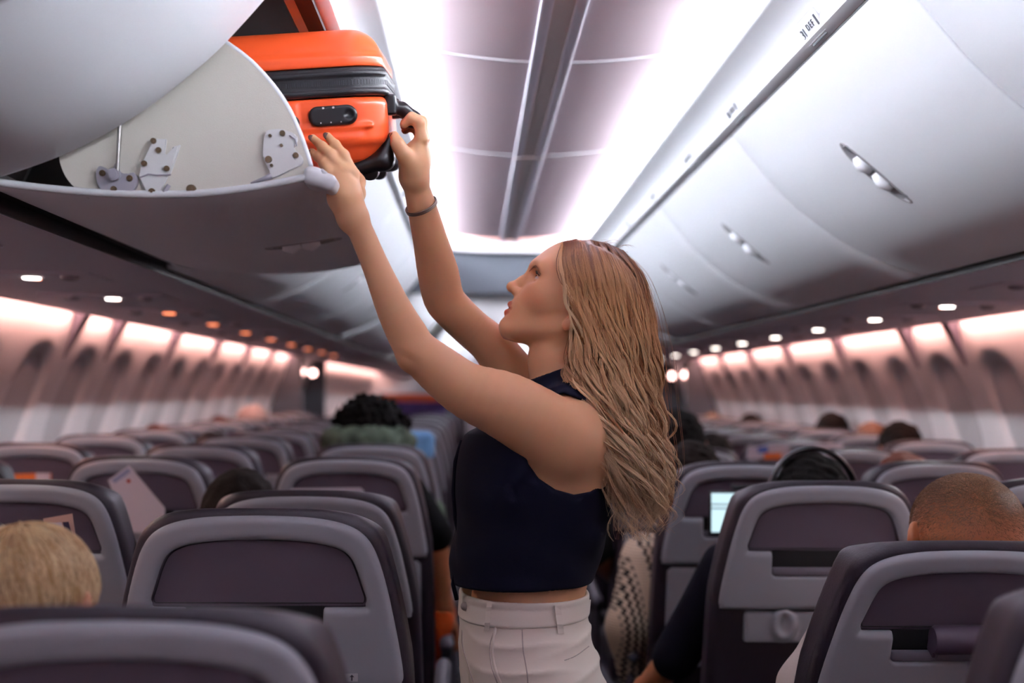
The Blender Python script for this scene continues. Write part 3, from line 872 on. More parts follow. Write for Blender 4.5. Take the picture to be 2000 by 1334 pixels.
SEAT, SO = seat_meshes()
BACK = ('seat_cover', 'back_shell', 'recess_panel', 'pocket', 'pocket_flap', 'rim_slot', 'tray_table')
SEATX = {'A': -1.545, 'B': -1.03, 'C': -.495, 'D': .5, 'E': 1.035, 'F': 1.55}
COLN = {'A': 'window seat on the left', 'B': 'middle seat on the left', 'C': 'aisle seat on the left', 'D': 'aisle seat on the right', 'E': 'middle seat on the right', 'F': 'window seat on the right'}
RECL = 9.0
def top_of(rec): a = math.radians(rec); return HB * math.sin(a), HB * math.cos(a)
seats = {}
def place_seat(c, row, ytop, rec=RECL, label=None, group=None, first=[True], z=0.):
    o = SEAT if first[0] else copy_tree(SEAT); first[0] = False
    dy, _ = top_of(rec)
    o.location = (SEATX[c] + XOFF.get((c, row), 0), ytop + dy, z)
    for ch in o.children:
        if ch.name.split('.')[0] in BACK: ch.rotation_euler.x = math.radians(rec)
        if ch.name.startswith('armrest'): ch.location.x = .2575 if c in 'ABC' else -.2575
    tag(o, label, 'seat', group); seats[(c, row)] = o
    return o
def hinge_pt(c, row, x, y, z):
    """a point on the seat back's own axes (z measured down from the top), in world"""
    o = seats[(c, row)]; rec = [ch for ch in o.children if ch.name.startswith('back_shell')][0].rotation_euler.x
    return Vector(o.location) + Vector((0, 0, .45)) + Matrix.Rotation(rec, 3, 'X') @ Vector((x, y, HB + z))

ROWY = [.71 * (k + .55) for k in range(0, 14)]
OVER = {('D', 1): (1.17, 9.), ('D', 2): (1.80, 23.), ('D', 3): (2.477, 11.), ('D', 4): (3.12, 9.5), ('C', 1): (1.09, 16.5), ('B', 3): (2.40, 11.), ('C', 3): (2.42, 18.)}
XOFF = {('D', 2): .056, ('D', 3): .032, ('D', 4): .012, ('C', 1): .02, ('C', 2): .018, ('D', 1): .02}
for row in range(1, 14):
    for c in 'ABCDEF':
        y, rec = OVER.get((c, row), (ROWY[row], RECL + rnd.choice([-1.5, 0, 0, 0, 1.])))
        if c in 'EF' and (c, row) not in OVER and row < 5: y -= .02
        px = 925 + (SEATX[c] - CAM[0]) * F / y
        if px < -260 or px > 2400: continue
        lab = {('C', 1): 'blurred seat back nearest the camera at bottom left, blond head before it', ('C', 2): 'seat back standing clear in front at lower left beside the aisle, icon sticker on it',
               ('D', 1): 'blurred seat back cut off at the bottom right corner', ('D', 2): 'reclined seat back at lower right with a dark padded bar in it',
               ('D', 3): 'seat back at right of the aisle with the headphones wearer before it', ('D', 4): 'seat back on the right with a tablet propped on it'}.get((c, row))
        if not lab: lab = 'grey shelled %s, %s row from the camera' % (COLN[c], ORD[row - 1])
        place_seat(c, row, y, rec, lab, 'cabin seats')
for k in range(10):
    for c in 'BCDE':
        place_seat(c, 20 + k, 11.95 + .71 * k, 9., 'grey shelled %s, %s row beyond the exit doors' % (COLN[c], ORD[k]), 'seats beyond the exit doors, %s' % COLN[c])
# ------------------------------------------------------------------ orange suitcase
M['case'] = mat('orange_case_shell', '#FF5F2E', .34, spec=.45, coat=.15)
M['case_b'] = mat('case_black_band', '#17161C', .45, bump=.2, bscale=800)
M['case_p'] = mat('case_black_plastic', '#141318', .35)
M['zip'] = mat('zip_teeth', '#3A393F', .4, metal=.5)
# local axes: x towards the aisle end, y across (near face at -.19), z up; origin in the middle of the aisle end
CASE = empty('suitcase', (0, 0, 0))
tag(CASE, 'orange hard shell suitcase being pushed into the open overhead bin', 'suitcase')
cc = P(747, 184, 1.846) + np.array([0, .171, .030])
CASE.location = cc
CASE.rotation_euler = (Matrix.Rotation(math.radians(-4.5), 3, 'Y') @ Matrix.Rotation(math.radians(10), 3, 'X')).to_euler()
CL, CW, CT = .44, .348, .204
def half(z0, z1, r):
    S = Solid(); c = (-CL / 2, 0, (z0 + z1) / 2); h = (CL / 2, CW / 2, (z1 - z0) / 2)
    return S, c, h
def rbox(c, h, rxy, rz):
    """box with round vertical edges (rxy) and softer rims (rz)"""
    c = np.array(c); h = np.array(h)
    def fn(p):
        q = np.abs(p - c); a = q[:, :2] - (h[:2] - rxy)
        d2 = np.sqrt((np.maximum(a, 0) ** 2).sum(1)) + np.minimum(a.max(1), 0) - rxy
        w0 = d2 + rz; w1 = q[:, 2] - h[2] + rz
        return np.sqrt(np.maximum(w0, 0) ** 2 + np.maximum(w1, 0) ** 2) + np.minimum(np.maximum(w0, w1), 0) - rz
    return fn, c - h, c + h
zt = CT / 2
# upper shell
S = Solid(); S.add(rbox((-CL / 2, 0, .030), (CL / 2 - .004, CW / 2 - .004, zt - .030), .055, .042))
S.add(rbox((-CL / 2, 0, .05), (CL / 2, CW / 2, .011), .055, .004), k=.010)
S.add(s_plane((0, 0, .044), (0, 0, -1)), 'i', .003)
for y in (-.09, -.03, .03, .09): S.add(s_cone((-.06, y, zt + .001), (-CL + .06, y, zt + .001), .004, .004), 's', .008)
solid('upper_shell', S, .0032, M['case'], CASE)
# lower shell, with a step along its sides and a flat field for the lock
S = Solid(); S.add(rbox((-CL / 2, 0, -.030), (CL / 2 - .007, CW / 2 - .007, zt - .030), .055, .046))
S.add(rbox((-CL / 2, 0, -.036), (CL / 2, CW / 2, .034), .055, .010), k=.012)
S.add(s_plane((0, 0, .0), (0, 0, 1)), 'i', .003)
S.add(s_box((-.078, -CW / 2 - .006, -.030), (.052, .0085, .026), .004), 's', .004)
S.add(s_box((-.215, -CW / 2 - .006, -.032), (.07, .0085, .026), .004), 's', .004)
S.add(s_box((-.078, -CW / 2 + .006, -.044), (.058, .006, .0035), .003), k=.004)
solid('lower_shell', S, .003, M['case'], CASE)
# zip band: two ribbed rims and the zip between them
S = Solid(); S.add(rbox((-CL / 2, 0, .022), (CL / 2 + .002, CW / 2 + .002, .021), .056, .003))
for z in (.0355, .0318, .009, .0055): S.add(rbox((-CL / 2, 0, z), (CL / 2 + .0042, CW / 2 + .0042, .0016), .057, .0012), k=.002)
solid('zip_band', S, .0026, M['case_b'], CASE)
bm = bmesh.new()
R = .057
def outline(z, g=0.0, n=10):
    L_ = []
    for cx, cy, a0 in ((-R, -CW / 2 + R, -90), (-R, CW / 2 - R, 0), (-CL + R, CW / 2 - R, 90), (-CL + R, -CW / 2 + R, 180)):
        for i in range(n + 1):
            t = math.radians(a0 + 90 * i / n); L_.append((cx + (R + g) * math.cos(t), cy + (R + g) * math.sin(t), z))
    return L_
O_ = outline(.0205, .0026); tot = 0
for a, b in zip(O_, O_[1:] + O_[:1]):
    a, b = Vector(a), Vector(b); L_ = (b - a).length; k = max(1, int(L_ / .0032))
    if a.x < -.36 and b.x < -.42: continue
    for i in range(k):
        c = a.lerp(b, (i + .5) / k); d = (b - a).normalized(); n_ = d.cross(Vector((0, 0, 1)))
        r_ = bmesh.ops.create_cube(bm, size=1.)['verts']
        for v in r_:
            q = v.co.copy(); v.co = c + d * q.x * .0020 + n_ * q.y * .0018 + Vector((0, 0, q.z * .007))
obj('zip_teeth', bm, M['zip'], CASE)
# combination lock

S = Solid(); yl = -CW / 2 + .002
S.add(s_extr([( -.085 + .036 * c + .0 , -.0275 + s) for c, s in [(-1, .0), ]] * 0 + [(-.078 + (.0215 if math.cos(t) > 0 else -.0215) + .0148 * math.cos(t), -.0265 + .0148 * math.sin(t)) for t in np.linspace(0, 2 * PI, 41)[:-1]], yl - .0085, yl + .004, .004))
S.add(s_ell((-.0535, yl - .0085, -.0255), (.0065, .004, .0065)), 's', .002)
lock_ = solid('lock', S, .0022, M['case_p'], CASE)
bm = bmesh.new()
for x in (-.091, -.076):
    bm_box(bm, (x - .0016, yl - .0095, -.0165), (x + .0016, yl - .0075, -.0135), .0005)
for x in (-.096, -.081, -.066): bm_box(bm, (x - .001, yl - .0092, -.0375), (x + .001, yl - .0075, -.0355))
obj('lock_mark', bm, M['sticker'] if 'sticker' in M else mat('lock_mark', '#D0D0D0', .4), lock_)
for x in (-.0985, -.0835, -.0685):
    pass
bm = bmesh.new(); bm_tube(bm, [(-.141, yl + .004, -.034), (-.141, yl - .006, -.034)], [.0135, .0125], 20); obj('side_button', bm, M['case_p'], CASE, auto=40)
# aisle-end carry handle: two mounts and a flat grip that is swung out
S = Solid(); hy = -.04
for y in (-.062, .062):
    S.add(s_box((.005, hy + y, -.012), (.009, .016, .016), .004), k=.004)
    S.add(s_cone((.010, hy + y, -.012), (.024, hy + y * .92, -.022), .0075, .008), k=.006)
chain(S, [(.022, hy - .058, -.018), (.038, hy - .045, -.036), (.042, hy, -.040), (.038, hy + .045, -.036), (.022, hy + .058, -.018)], [.0105, .0125, .013, .0125, .0105], .006)
solid('carry_handle', S, .0025, M['case_p'], CASE)
# wheel housings at the lower aisle corners
for s in (-1, 1):
    y = s * (CW / 2 - .066)
    S = Solid()
    for q in (-.022, 0, .022):
        S.add(s_cone((-.055, y + q, -zt - .003), (-.012, y + q, -zt + .006), .012, .0145), k=.01); S.add(s_cone((-.012, y + q, -zt + .006), (.004, y + q, -.062), .0145, .007), k=.01)
    hs = solid('wheel_housing', S, .003, M['case_p'], CASE)
    for dx in (-.034, -.008):
        bm = bmesh.new(); wz = -zt - .010 + (.018 if dx > -.02 else 0)
        for o_ in (-.011, .011):
            bm_tube(bm, [(dx, y + o_ - .007, wz), (dx, y + o_ - .005, wz), (dx, y + o_ + .005, wz), (dx, y + o_ + .007, wz)], [.011, .0135, .0135, .011], 24)
        obj('wheel', bm, M['case_p'], hs, auto=40)
# ------------------------------------------------------------------ the standing woman
M['skin'] = mat('skin', '#D3A285', .46, spec=.4, sub=.12, attr='tint', bump=.05, bscale=700)
M['vest'] = mat('navy_vest_cloth', '#0A0C1D', .9, bump=.1, bscale=1200, spec=.15)
M['trouser'] = mat('cream_trouser_cloth', '#F2EDE2', .8, bump=.15, bscale=1500, sheen=.1)
M['hair'] = mat('blond_hair', '#A57C50', .36, spec=.5, attr='tint')
M['nail'] = mat('nail_varnish', '#4A231C', .25)
M['eye_w'] = mat('eye_white', '#D9D3CE', .2); M['eye_i'] = mat('iris', '#3A2A1E', .15); M['lash'] = mat('lash_hair', '#231712', .6)
M['brow'] = mat('brow_hair', '#7C543A', .6)
HD = 2.035
KP = HD / F                                     # metres per photo pixel on her middle plane
def H(px, py, lat=0.): return P(px, py, HD) + np.array([0, lat, 0])
fw = np.array([-.85, 0, .525]); fw /= np.linalg.norm(fw); up = np.array([.525, 0, .85]); up /= np.linalg.norm(up)
HC = H(1140, 578); HR = np.stack([fw, np.array([0, 1., 0]), up], 1)
def L(f, u, lat=0.): return HC + (fw * f + up * u) * KP + np.array([0, lat * KP, 0])
def s_local(prim_fn, lo, hi):
    def fn(p): return prim_fn((p - HC) @ HR)
    c = [HC + HR @ np.array((a, b, c_)) for a in (lo[0], hi[0]) for b in (lo[1], hi[1]) for c_ in (lo[2], hi[2])]
    return fn, np.min(c, 0), np.max(c, 0)

def head_solid(S):
    S.add(s_ell(L(2, 0), (.0925, .075, .081), HR), k=.02)
    lv = np.array([-146, -135, -118, -100, -75, -45, -20, 0, 22, 42, 62, 80]) * KP
    fr = np.array([84, 101, 107, 111, 114, 106, 105, 110, 108.5, 101.5, 90, 72]) * KP; bk = np.array([58, 40, 26, 10, -6, -16, -20, -20, -20, -20, -15, -10]) * KP
    hw = np.array([18, 31, 43, 52, 63, 72, 75, 77, 80, 76, 66, 48]) * KP
    S.add(s_local(*s_loft(lv, (fr + bk) / 2, 0 * lv, (fr - bk) / 2, hw, 2.25)), k=.022)
    S.add(s_ell(L(96, -131), (.0115, .016, .0115), HR), k=.014)
    for s in (-1, 1):
        S.add(s_ell(L(64, -48, 44 * s), (.024, .022, .022), HR), k=.02)          # cheek
        S.add(s_cone(L(10, -84, 56 * s), L(88, -136, 18 * s), .013, .011), k=.018)   # jaw line
        S.add(s_cone(L(107, -2, 12 * s), L(95, 0, 52 * s), .0070, .0065), k=.02)    # brow ridge
        S.add(s_ell(L(109, -22, 37 * s), (.0150, .0170, .0100), HR), 's', .014)       # eye socket
        S.add(s_ell(L(86, -21, 36 * s), (.0128, .0135, .0128), HR), k=.004)
        S.add(s_ell(L(101, -22.5, 38 * s), (.0085, .0125, .0028), HR), 's', .002)
    S.add(s_cone(L(103, -16), L(117, -39), .0062, .0070), k=.014)
    S.add(s_cone(L(117, -39), L(128, -58), .0070, .0076), k=.006)
    S.add(s_ell(L(128, -61.5), (.0082, .0090, .0074), HR), k=.006)
    for s in (-1, 1):
        S.add(s_ell(L(115, -64, 12 * s), (.0088, .0056, .0064), HR), k=.007)
        S.add(s_ell(L(119, -71, 7 * s), (.0055, .0028, .0028), HR), 's', .003)
        S.add(s_cone(L(113, -90.5, 3 * s), L(104, -97, 20 * s), .0040, .0026), k=.005)
        S.add(s_cone(L(109, -107.5, 0), L(102, -101.5, 18 * s), .0042, .0028), k=.005)
        S.add(s_cone(L(118.5, -99.3, 0), L(111, -98.5, 14 * s), .0007, .0008), 's', .002)
        S.add(s_cone(L(111, -98.5, 14 * s), L(101, -98, 25 * s), .0008, .0011), 's', .0025)
        # ears
        S.add(s_ell(L(-8, -42, 82 * s), (.0145, .006, .026), HR @ rotm('Y', 12)), k=.006)
        S.add(s_ell(L(-6, -42, 88 * s), (.009, .004, .017), HR @ rotm('Y', 12)), 's', .005)
        S.add(s_ell(L(0, -72, 82 * s), (.008, .005, .010), HR), k=.006)
    return S

WB = Solid()
head_solid(WB)
WB.add(s_cone(H(1116, 630), H(1090, 706), .045, .0445), k=.03)
WB.add(s_cone(H(1090, 706), H(1098, 785), .0445, .050), k=.02)
rows = [(790, 1050, 1165, .09), (830, 985, 1176, .13), (870, 932, 1181, .148), (910, 915, 1181, .150), (960, 907, 1178, .146), (1020, 915, 1172, .136), (1080, 925, 1158, .124), (1130, 926, 1148, .121), (1165, 920, 1141, .125), (1220, 910, 1148, .14), (1290, 903, 1165, .155)]
def loft_rows(rows, p=2.2):
    zs, cx, rx, ry = [], [], [], []
    for py, f_, b_, hw in rows[::-1]:
        a, b = H(f_, py), H(b_, py); zs.append((a[2] + b[2]) / 2); cx.append((a[0] + b[0]) / 2); rx.append((b[0] - a[0]) / 2); ry.append(hw)
    return s_loft(zs, cx, [HD] * len(zs), rx, ry, p)
TORSO = loft_rows(rows)
WB.add(TORSO, k=.03)
for s, d in ((-1, 1.935), (1, 2.135)):
    WB.add(s_cone(H(1108, 770), P(1118, 842, d), .042, .052), k=.03)
    WB.add(s_ell(P(1128, 898, d - s * .010), (.046, .048, .060)), k=.04)
# near (left) arm
A_near = [(1100, 862, 1.905, 76), (1040, 822, 1.885, 70), (982, 790, 1.873, 65), (912, 762, 1.865, 54), (860, 724, 1.86, 48), (815, 684, 1.852, 41), (795, 652, 1.848, 39), (768, 600, 1.84, 34), (734, 520, 1.832, 26.5), (706, 455, 1.826, 25), (692, 428, 1.824, 25)]
def arm(S, J, k=.02):
    J = spline(J, 3 * len(J))
    p = [P(a, b, d) for a, b, d, r in J]; r = [q[3] * q[2] / F for q in J]
    S.add(s_limb(p, r), 'u', k)
arm(WB, A_near)
WB.add(s_cone(P(806, 690, 1.845), P(800, 702, 1.845), .024, .017), k=.012)      # elbow point
A_far = [(1075, 835, 2.165, 66), (1010, 745, 2.14, 50), (962, 677, 2.115, 41), (922, 642, 2.10, 38.5), (885, 606, 2.07, 39), (866, 580, 2.055, 40), (855, 530, 2.03, 40), (838, 460, 1.985, 33), (823, 401, 1.955, 28.5), (812, 360, 1.938, 24.5), (808, 345, 1.93, 24)]
arm(WB, A_far)
# near hand, back of the hand to the camera, fingers flat on the case
def pr(px, py, d, r): return P(px, py, d), r * d / F
def fingers(S, F_, k=.006):
    for J in F_:
        q = [pr(*j) for j in J]; chain(S, [a for a, b in q], [b for a, b in q], k)
for J in ([(691, 424, 1.824, 23), (683, 385, 1.818, 21), (688, 342, 1.818, 13)], [(689, 424, 1.824, 22), (675, 380, 1.814, 20), (674, 335, 1.812, 13)], [(687, 424, 1.824, 21), (668, 385, 1.815, 19), (660, 340, 1.812, 12.5)], [(685, 424, 1.826, 20), (664, 390, 1.818, 16), (651, 352, 1.816, 12)]):
    q = [pr(*j) for j in J]; chain(WB, [a for a, b in q], [b for a, b in q], .014)
fingers(WB, [[(689, 340, 1.816, 12), (671, 303, 1.812, 10.5), (655, 283, 1.820, 9.2), (640, 266, 1.832, 7.6)],
             [(674, 334, 1.812, 12), (646, 303, 1.808, 10.5), (629, 286, 1.817, 9.2), (611, 270, 1.831, 7.6)],
             [(660, 340, 1.811, 11.5), (634, 317, 1.810, 9.8), (621, 306, 1.82, 8.8), (609, 297, 1.832, 7.4)],
             [(651, 350, 1.814, 10.5), (641, 333, 1.808, 9), (633, 321, 1.812, 8), (626, 311, 1.820, 6.8)]], .005)
fingers(WB, [[(690, 408, 1.835, 17), (698, 378, 1.858, 13), (700, 355, 1.872, 11), (694, 338, 1.88, 9)]], .012)
# far hand, fist round the case handle
for J in ([(808, 345, 1.925, 23), (806, 312, 1.917, 24), (822, 272, 1.907, 13)], [(809, 345, 1.930, 22), (812, 310, 1.930, 23), (825, 272, 1.925, 13)], [(810, 345, 1.935, 20), (815, 312, 1.944, 20), (824, 278, 1.944, 12)], [(810, 345, 1.939, 18), (814, 315, 1.957, 16), (820, 286, 1.960, 11)]):
    q = [pr(*j) for j in J]; chain(WB, [a for a, b in q], [b for a, b in q], .014)
fingers(WB, [[(823, 270, 1.906, 12), (819, 240, 1.901, 11), (802, 232, 1.902, 9.5), (789, 243, 1.907, 8)],
             [(826, 270, 1.925, 12), (823, 238, 1.923, 11), (804, 229, 1.923, 9.5), (790, 240, 1.926, 8)],
             [(825, 276, 1.943, 11.5), (822, 246, 1.944, 10.5), (804, 236, 1.944, 9.3), (790, 247, 1.946, 8)],
             [(821, 284, 1.960, 10.5), (818, 258, 1.962, 9.5), (803, 247, 1.962, 8.3), (791, 255, 1.962, 7)]], .005)
fingers(WB, [[(800, 325, 1.907, 17), (788, 300, 1.890, 13), (777, 282, 1.885, 11), (770, 265, 1.889, 9)]], .01)

def body_mesh(name, S, h, fine, m, tint, lo=None, hi=None):
    """one surface; regions named in fine (centre, radius, cell) are sampled closer"""
    a, b = S.bounds(.012)
    if lo is not None: a = np.maximum(a, lo)
    V, Q = sdf_mesh(S, a, b, h)
    Vs, Qs, n = [], [], 0
    keep = np.ones(len(Q), bool)
    for c, r, h2 in fine: keep &= ~((np.linalg.norm(V[Q] - c, axis=2) < r).all(1))
    Vs.append(V); Qs.append(Q[keep]); n = len(V)
    for c, r, h2 in fine:
        v, q = sdf_mesh(S, np.array(c) - r - .01, np.array(c) + r + .01, h2)
        q = q[(np.linalg.norm(v[q] - c, axis=2) < r + h * .6).any(1)]
        Vs.append(v); Qs.append(q + n); n += len(v)
    V = np.concatenate(Vs); Q = np.concatenate(Qs)
    used = np.unique(Q); mp = np.zeros(len(V), int); mp[used] = np.arange(len(used)); V = V[used]; Q = mp[Q]
    me = bpy.data.meshes.new(name)
    me.vertices.add(len(V)); me.vertices.foreach_set('co', V.astype(np.float32).ravel())
    me.loops.add(len(Q) * 4); me.loops.foreach_set('vertex_index', Q.astype(np.int32).ravel())
    me.polygons.add(len(Q)); me.polygons.foreach_set('loop_start', np.arange(0, len(Q) * 4, 4, dtype=np.int32))
    try: me.polygons.foreach_set('loop_total', np.full(len(Q), 4, dtype=np.int32))
    except Exception: pass
    me.update(calc_edges=True); me.validate()
    if tint is not None:
        at = me.color_attributes.new('tint', 'FLOAT_COLOR', 'POINT')
        c = np.ones((len(me.vertices), 4), np.float32); co = np.empty(len(me.vertices) * 3, np.float32); me.vertices.foreach_get('co', co)
        c[:, :3] = tint(co.reshape(-1, 3)); at.data.foreach_set('color', c.ravel())
    return link(name, me, m, None, True)

SKIN = np.array(rgb('#D6A57E')); LIP = np.array(rgb('#B9674F')); PINK = np.array(rgb('#CE8D6A'))
def woman_tint(p):
    c = np.tile(SKIN, (len(p), 1))
    def mix(col, w):
        w = np.clip(w, 0, 1)[:, None]; c[:] = c * (1 - w) + np.array(col) * w
    q = ((p - HC) @ HR) / KP
    near = np.linalg.norm(q, axis=1) < 220
    def blob(f, u, lat, rf, ru, rl, col, amt):
        e = ((q[:, 0] - f) / rf) ** 2 + ((q[:, 2] - u) / ru) ** 2 + ((np.abs(q[:, 1]) - lat) / rl) ** 2
        mix(col, near * amt * np.clip(1.6 - e * 1.2, 0, 1))
    blob(75, -60, 50, 35, 25, 30, PINK, .55)
    blob(126, -62, 0, 14, 12, 14, PINK, .4)
    blob(113, -91, 0, 13, 7.5, 22, LIP, .95); blob(109, -107, 0, 13, 8.5, 22, LIP, .95); blob(103, -98, 16, 11, 6, 12, LIP, .9); blob(112, -99, 4, 12, 2.2, 20, np.array(rgb('#7A3A2C')), .8)
    blob(-6, -55, 86, 26, 36, 14, PINK, .6)
    e = P(800, 700, 1.85); mix(PINK, .8 * np.clip(1 - np.linalg.norm(p - e, axis=1) / .035, 0, 1))
    return c
HQ = 1.0
wom = body_mesh('person', WB, .0026, [(tuple(L(45, -40)), .125, .0014), (tuple(P(655, 345, 1.82)), .075, .0015), (tuple(P(805, 285, 1.93)), .07, .0015)], M['skin'], woman_tint)
tag(wom, 'standing woman with long wavy blond hair in navy vest and cream trousers, lifting the suitcase', 'person')

def project(S, p, out=0., n=8):
    p = np.array(p, float)
    for _ in range(n):
        e = 4e-4; q = np.concatenate([[p], p + np.eye(3) * e]); v = S(q); g = (v[1:] - v[0]) / e; g /= max(np.linalg.norm(g), .3)
        p = p - g * np.clip(v[0] - out, -.004, .004)
    return p
FACE = head_solid(Solid())
def child_mesh(nm, bm, m, smooth=True, parent=None, auto=None): return obj(nm, bm, m, parent or wom, smooth=smooth, auto=auto)
# eyes, lashes, brows
for s in (-1, 1):
    c = L(86, -21, 36 * s); bm = bmesh.new(); bmesh.ops.create_uvsphere(bm, u_segments=24, v_segments=16, radius=.0117)
    bm.transform(Matrix.Translation(c)); e = child_mesh('eye', bm, M['eye_w'])
    g = (fw * .93 + up * .30 + np.array([0, .1 * s, 0])); g /= np.linalg.norm(g)
    bm = bmesh.new(); bmesh.ops.create_uvsphere(bm, u_segments=16, v_segments=10, radius=.0078); bm.transform(Matrix.Translation(c + g * .0046)); child_mesh('iris', bm, M['eye_i'], parent=e)
    bm = bmesh.new()
    for t in np.linspace(-1, 1, 26):
        a = L(98.5 - 5.5 * t * t - (3 if t > 0 else 0) * t, -17.5 - 3 * t * t, (37 + 13.5 * t) * s)
        d = fw * .8 + up * (.35) + np.array([0, (.5 * t) * s, 0]); d /= np.linalg.norm(d)
        bm_tube(bm, [a, a + d * .004 + up * .0002, a + d * .0072 + up * .0022], [.0008, .0006, .0002], 5)
    pts = [L(98.5 - 5.5 * t * t - (3 if t > 0 else 0) * t, -17.8 - 3 * t * t, (37 + 13.5 * t) * s) for t in np.linspace(-1, 1, 14)]
    bm_tube(bm, pts, .0010, 6)
    child_mesh('eyelashes', bm, M['lash'])
    bm = bmesh.new(); r_ = random.Random(3)
    B = np.array([project(FACE, q, .0004) for q in spline([L(113, -13, 13 * s), L(111, -5, 28 * s), L(104, -3, 46 * s), L(90, -12, 60 * s)], 60)])
    for i in range(0, 56):
        for _ in range(5):
            j = np.array([r_.uniform(-1, 1) for _ in range(3)]); a = B[i] + (up * j[0] * .0026 + fw * .0006) * (1 - .6 * i / 60)
            d = B[min(i + 4, 59)] - B[i]; d /= np.linalg.norm(d); d = d + up * .35 * (1 - i / 45)
            bm_tube(bm, [a, a + d * .004 + fw * .0004, a + d * .0075], [.00055, .00055, .0002], 4, False)
    child_mesh('eyebrow', bm, M['brow'])

# nails
def nail(px, py, d, vx, vy, rl, rw, tilt=(0, -1., 0)):
    c = P(px, py, d); a = np.array([vx, 0, -vy], float); a /= np.linalg.norm(a); n = np.array(tilt, float); n -= a * n.dot(a); n /= np.linalg.norm(n); b = np.cross(a, n)
    bm = bmesh.new(); bmesh.ops.create_uvsphere(bm, u_segments=14, v_segments=8, radius=1.)
    k = d / F; bm.transform(Matrix(((a[0] * rl * k, b[0] * rw * k, n[0] * .0014, c[0]), (a[1] * rl * k, b[1] * rw * k, n[1] * .0014, c[1]), (a[2] * rl * k, b[2] * rw * k, n[2] * .0014, c[2]), (0, 0, 0, 1))))
    child_mesh('fingernail', bm, M['nail'])
nail(637.5, 265.5, 1.8265, -.6, -.75, 8, 6, (.15, -1, .2)); nail(608.5, 270, 1.8255, -.65, -.7, 8, 6, (.1, -1, .2)); nail(607, 297.5, 1.8268, -.8, -.55, 6.5, 5, (0, -1, .4)); nail(625.5, 311.5, 1.8148, -.6, -.7, 6, 5, (0, -1, .1))
nail(768, 267, 1.884, -.5, -.85, 8, 6, (-.5, -1, .2))

# bracelet
bm = bmesh.new(); c = P(823, 402, 1.956); ax = P(838, 460, 1.985) - P(812, 360, 1.938); ax /= np.linalg.norm(ax)
ax = ax + np.array([.12, 0, .1]); ax /= np.linalg.norm(ax); u_ = np.cross(ax, [0, 1, 0]); u_ /= np.linalg.norm(u_); v_ = np.cross(ax, u_)
for off in (-.0018, 0, .0018):
    pts = [c + ax * off + (u_ * math.cos(t) + v_ * math.sin(t)) * .0252 for t in np.linspace(0, 2 * PI, 49)]
    bm_tube(bm, pts, .0015, 6, False)
M['bracelet'] = mat('bracelet_metal', '#6E6259', .35, metal=.8)
child_mesh('bracelet', bm, M['bracelet'])

# vest
VR = [(772, 1035, 1150, .08), (800, 985, 1174, .118), (830, 942, 1186, .146), (852, 907, 1189, .158), (900, 892, 1191, .166), (960, 888, 1191, .163), (1010, 892, 1188, .154), (1060, 884, 1178, .147), (1095, 877, 1168, .145), (1130, 880, 1158, .144), (1163, 888, 1151, .143), (1175, 890, 1150, .143)]
VS = Solid(); VS.add(loft_rows(VR, 2.3), k=.01)
for s, d in ((-1, 1.94), (1, 2.13)): VS.add(s_cone(H(1106, 762), P(1114, 800, d), .046, .036), k=.03)
cn = H(1092, 742)
VS.add(s_cone(H(1096, 770), H(1084, 722), .060, .056), k=.016)                                # stand collar
VS.add(s_cone(H(1100, 800), H(1076, 690), .0525, .0495), 's', .003)
VS.add(s_plane(H(1075, 727), np.array([-.33, 0, .94])), 'i', .004)
VS.add(s_ell(H(1030, 722), (.022, .016, .05)), 's', .006)                                    # opening at the throat
for y0_, y1_, d in ((HD - .32, HD - .088, 1.888), (HD + .088, HD + .32, 2.185)):
    AH = [P(a, b, d) for a, b in ((1024, 878), (1031, 905), (1052, 934), (1085, 956), (1122, 967), (1155, 962), (1176, 944), (1185, 912), (1186, 868), (1177, 825), (1150, 788), (1105, 768), (1058, 788), (1030, 830))] if d < 2 else [P(1105, 866, 2.185) + (q - P(1105, 866, 1.888)) for q in AH]
    VS.add(s_extr([(q[0], q[2]) for q in AH], y0_, y1_, .004), 's', .005)
hz = P(1000, 1158, 1.892)
VS.add(s_plane(hz, (0.02, 0, -1)), 'i', .004)
inn = loft_rows([(a, b + 6, c - 6, w - .005) for a, b, c, w in [(1120, 885, 1158, .1425), (1150, 885, 1153, .142), (1190, 892, 1149, .142)]])
VS.add(inn, 's', .003)
def vfold(p):
    x, y, z = p.T
    return .0016 * np.sin(z * 90 + 20 * x + 3 * np.sin(y * 30)) * np.clip((1.13 - z) * 8, 0, 1) * np.clip((z - .97) * 20, 0, 1)
VS.add((vfold, (-9,) * 3, (9,) * 3), 'd')
lo, hi = np.array([-.5, 1.8, .9]), np.array([.1, 2.25, 1.36])
vest = solid('vest', None, .0032, M['vest'], wom, f=VS, lo=lo, hi=hi)
# front edge and hem stitching of the vest
bm = bmesh.new()
bm_tube(bm, [H(902, 860, -.02), H(890, 900, -.03), H(886, 960, -.03), H(890, 1010, -.025), H(900, 1050, -.05), H(893, 1090, -.06), H(886, 1130, -.06), H(893, 1160, -.055)], .0035, 8); child_mesh('vest_edge', bm, M['vest'])

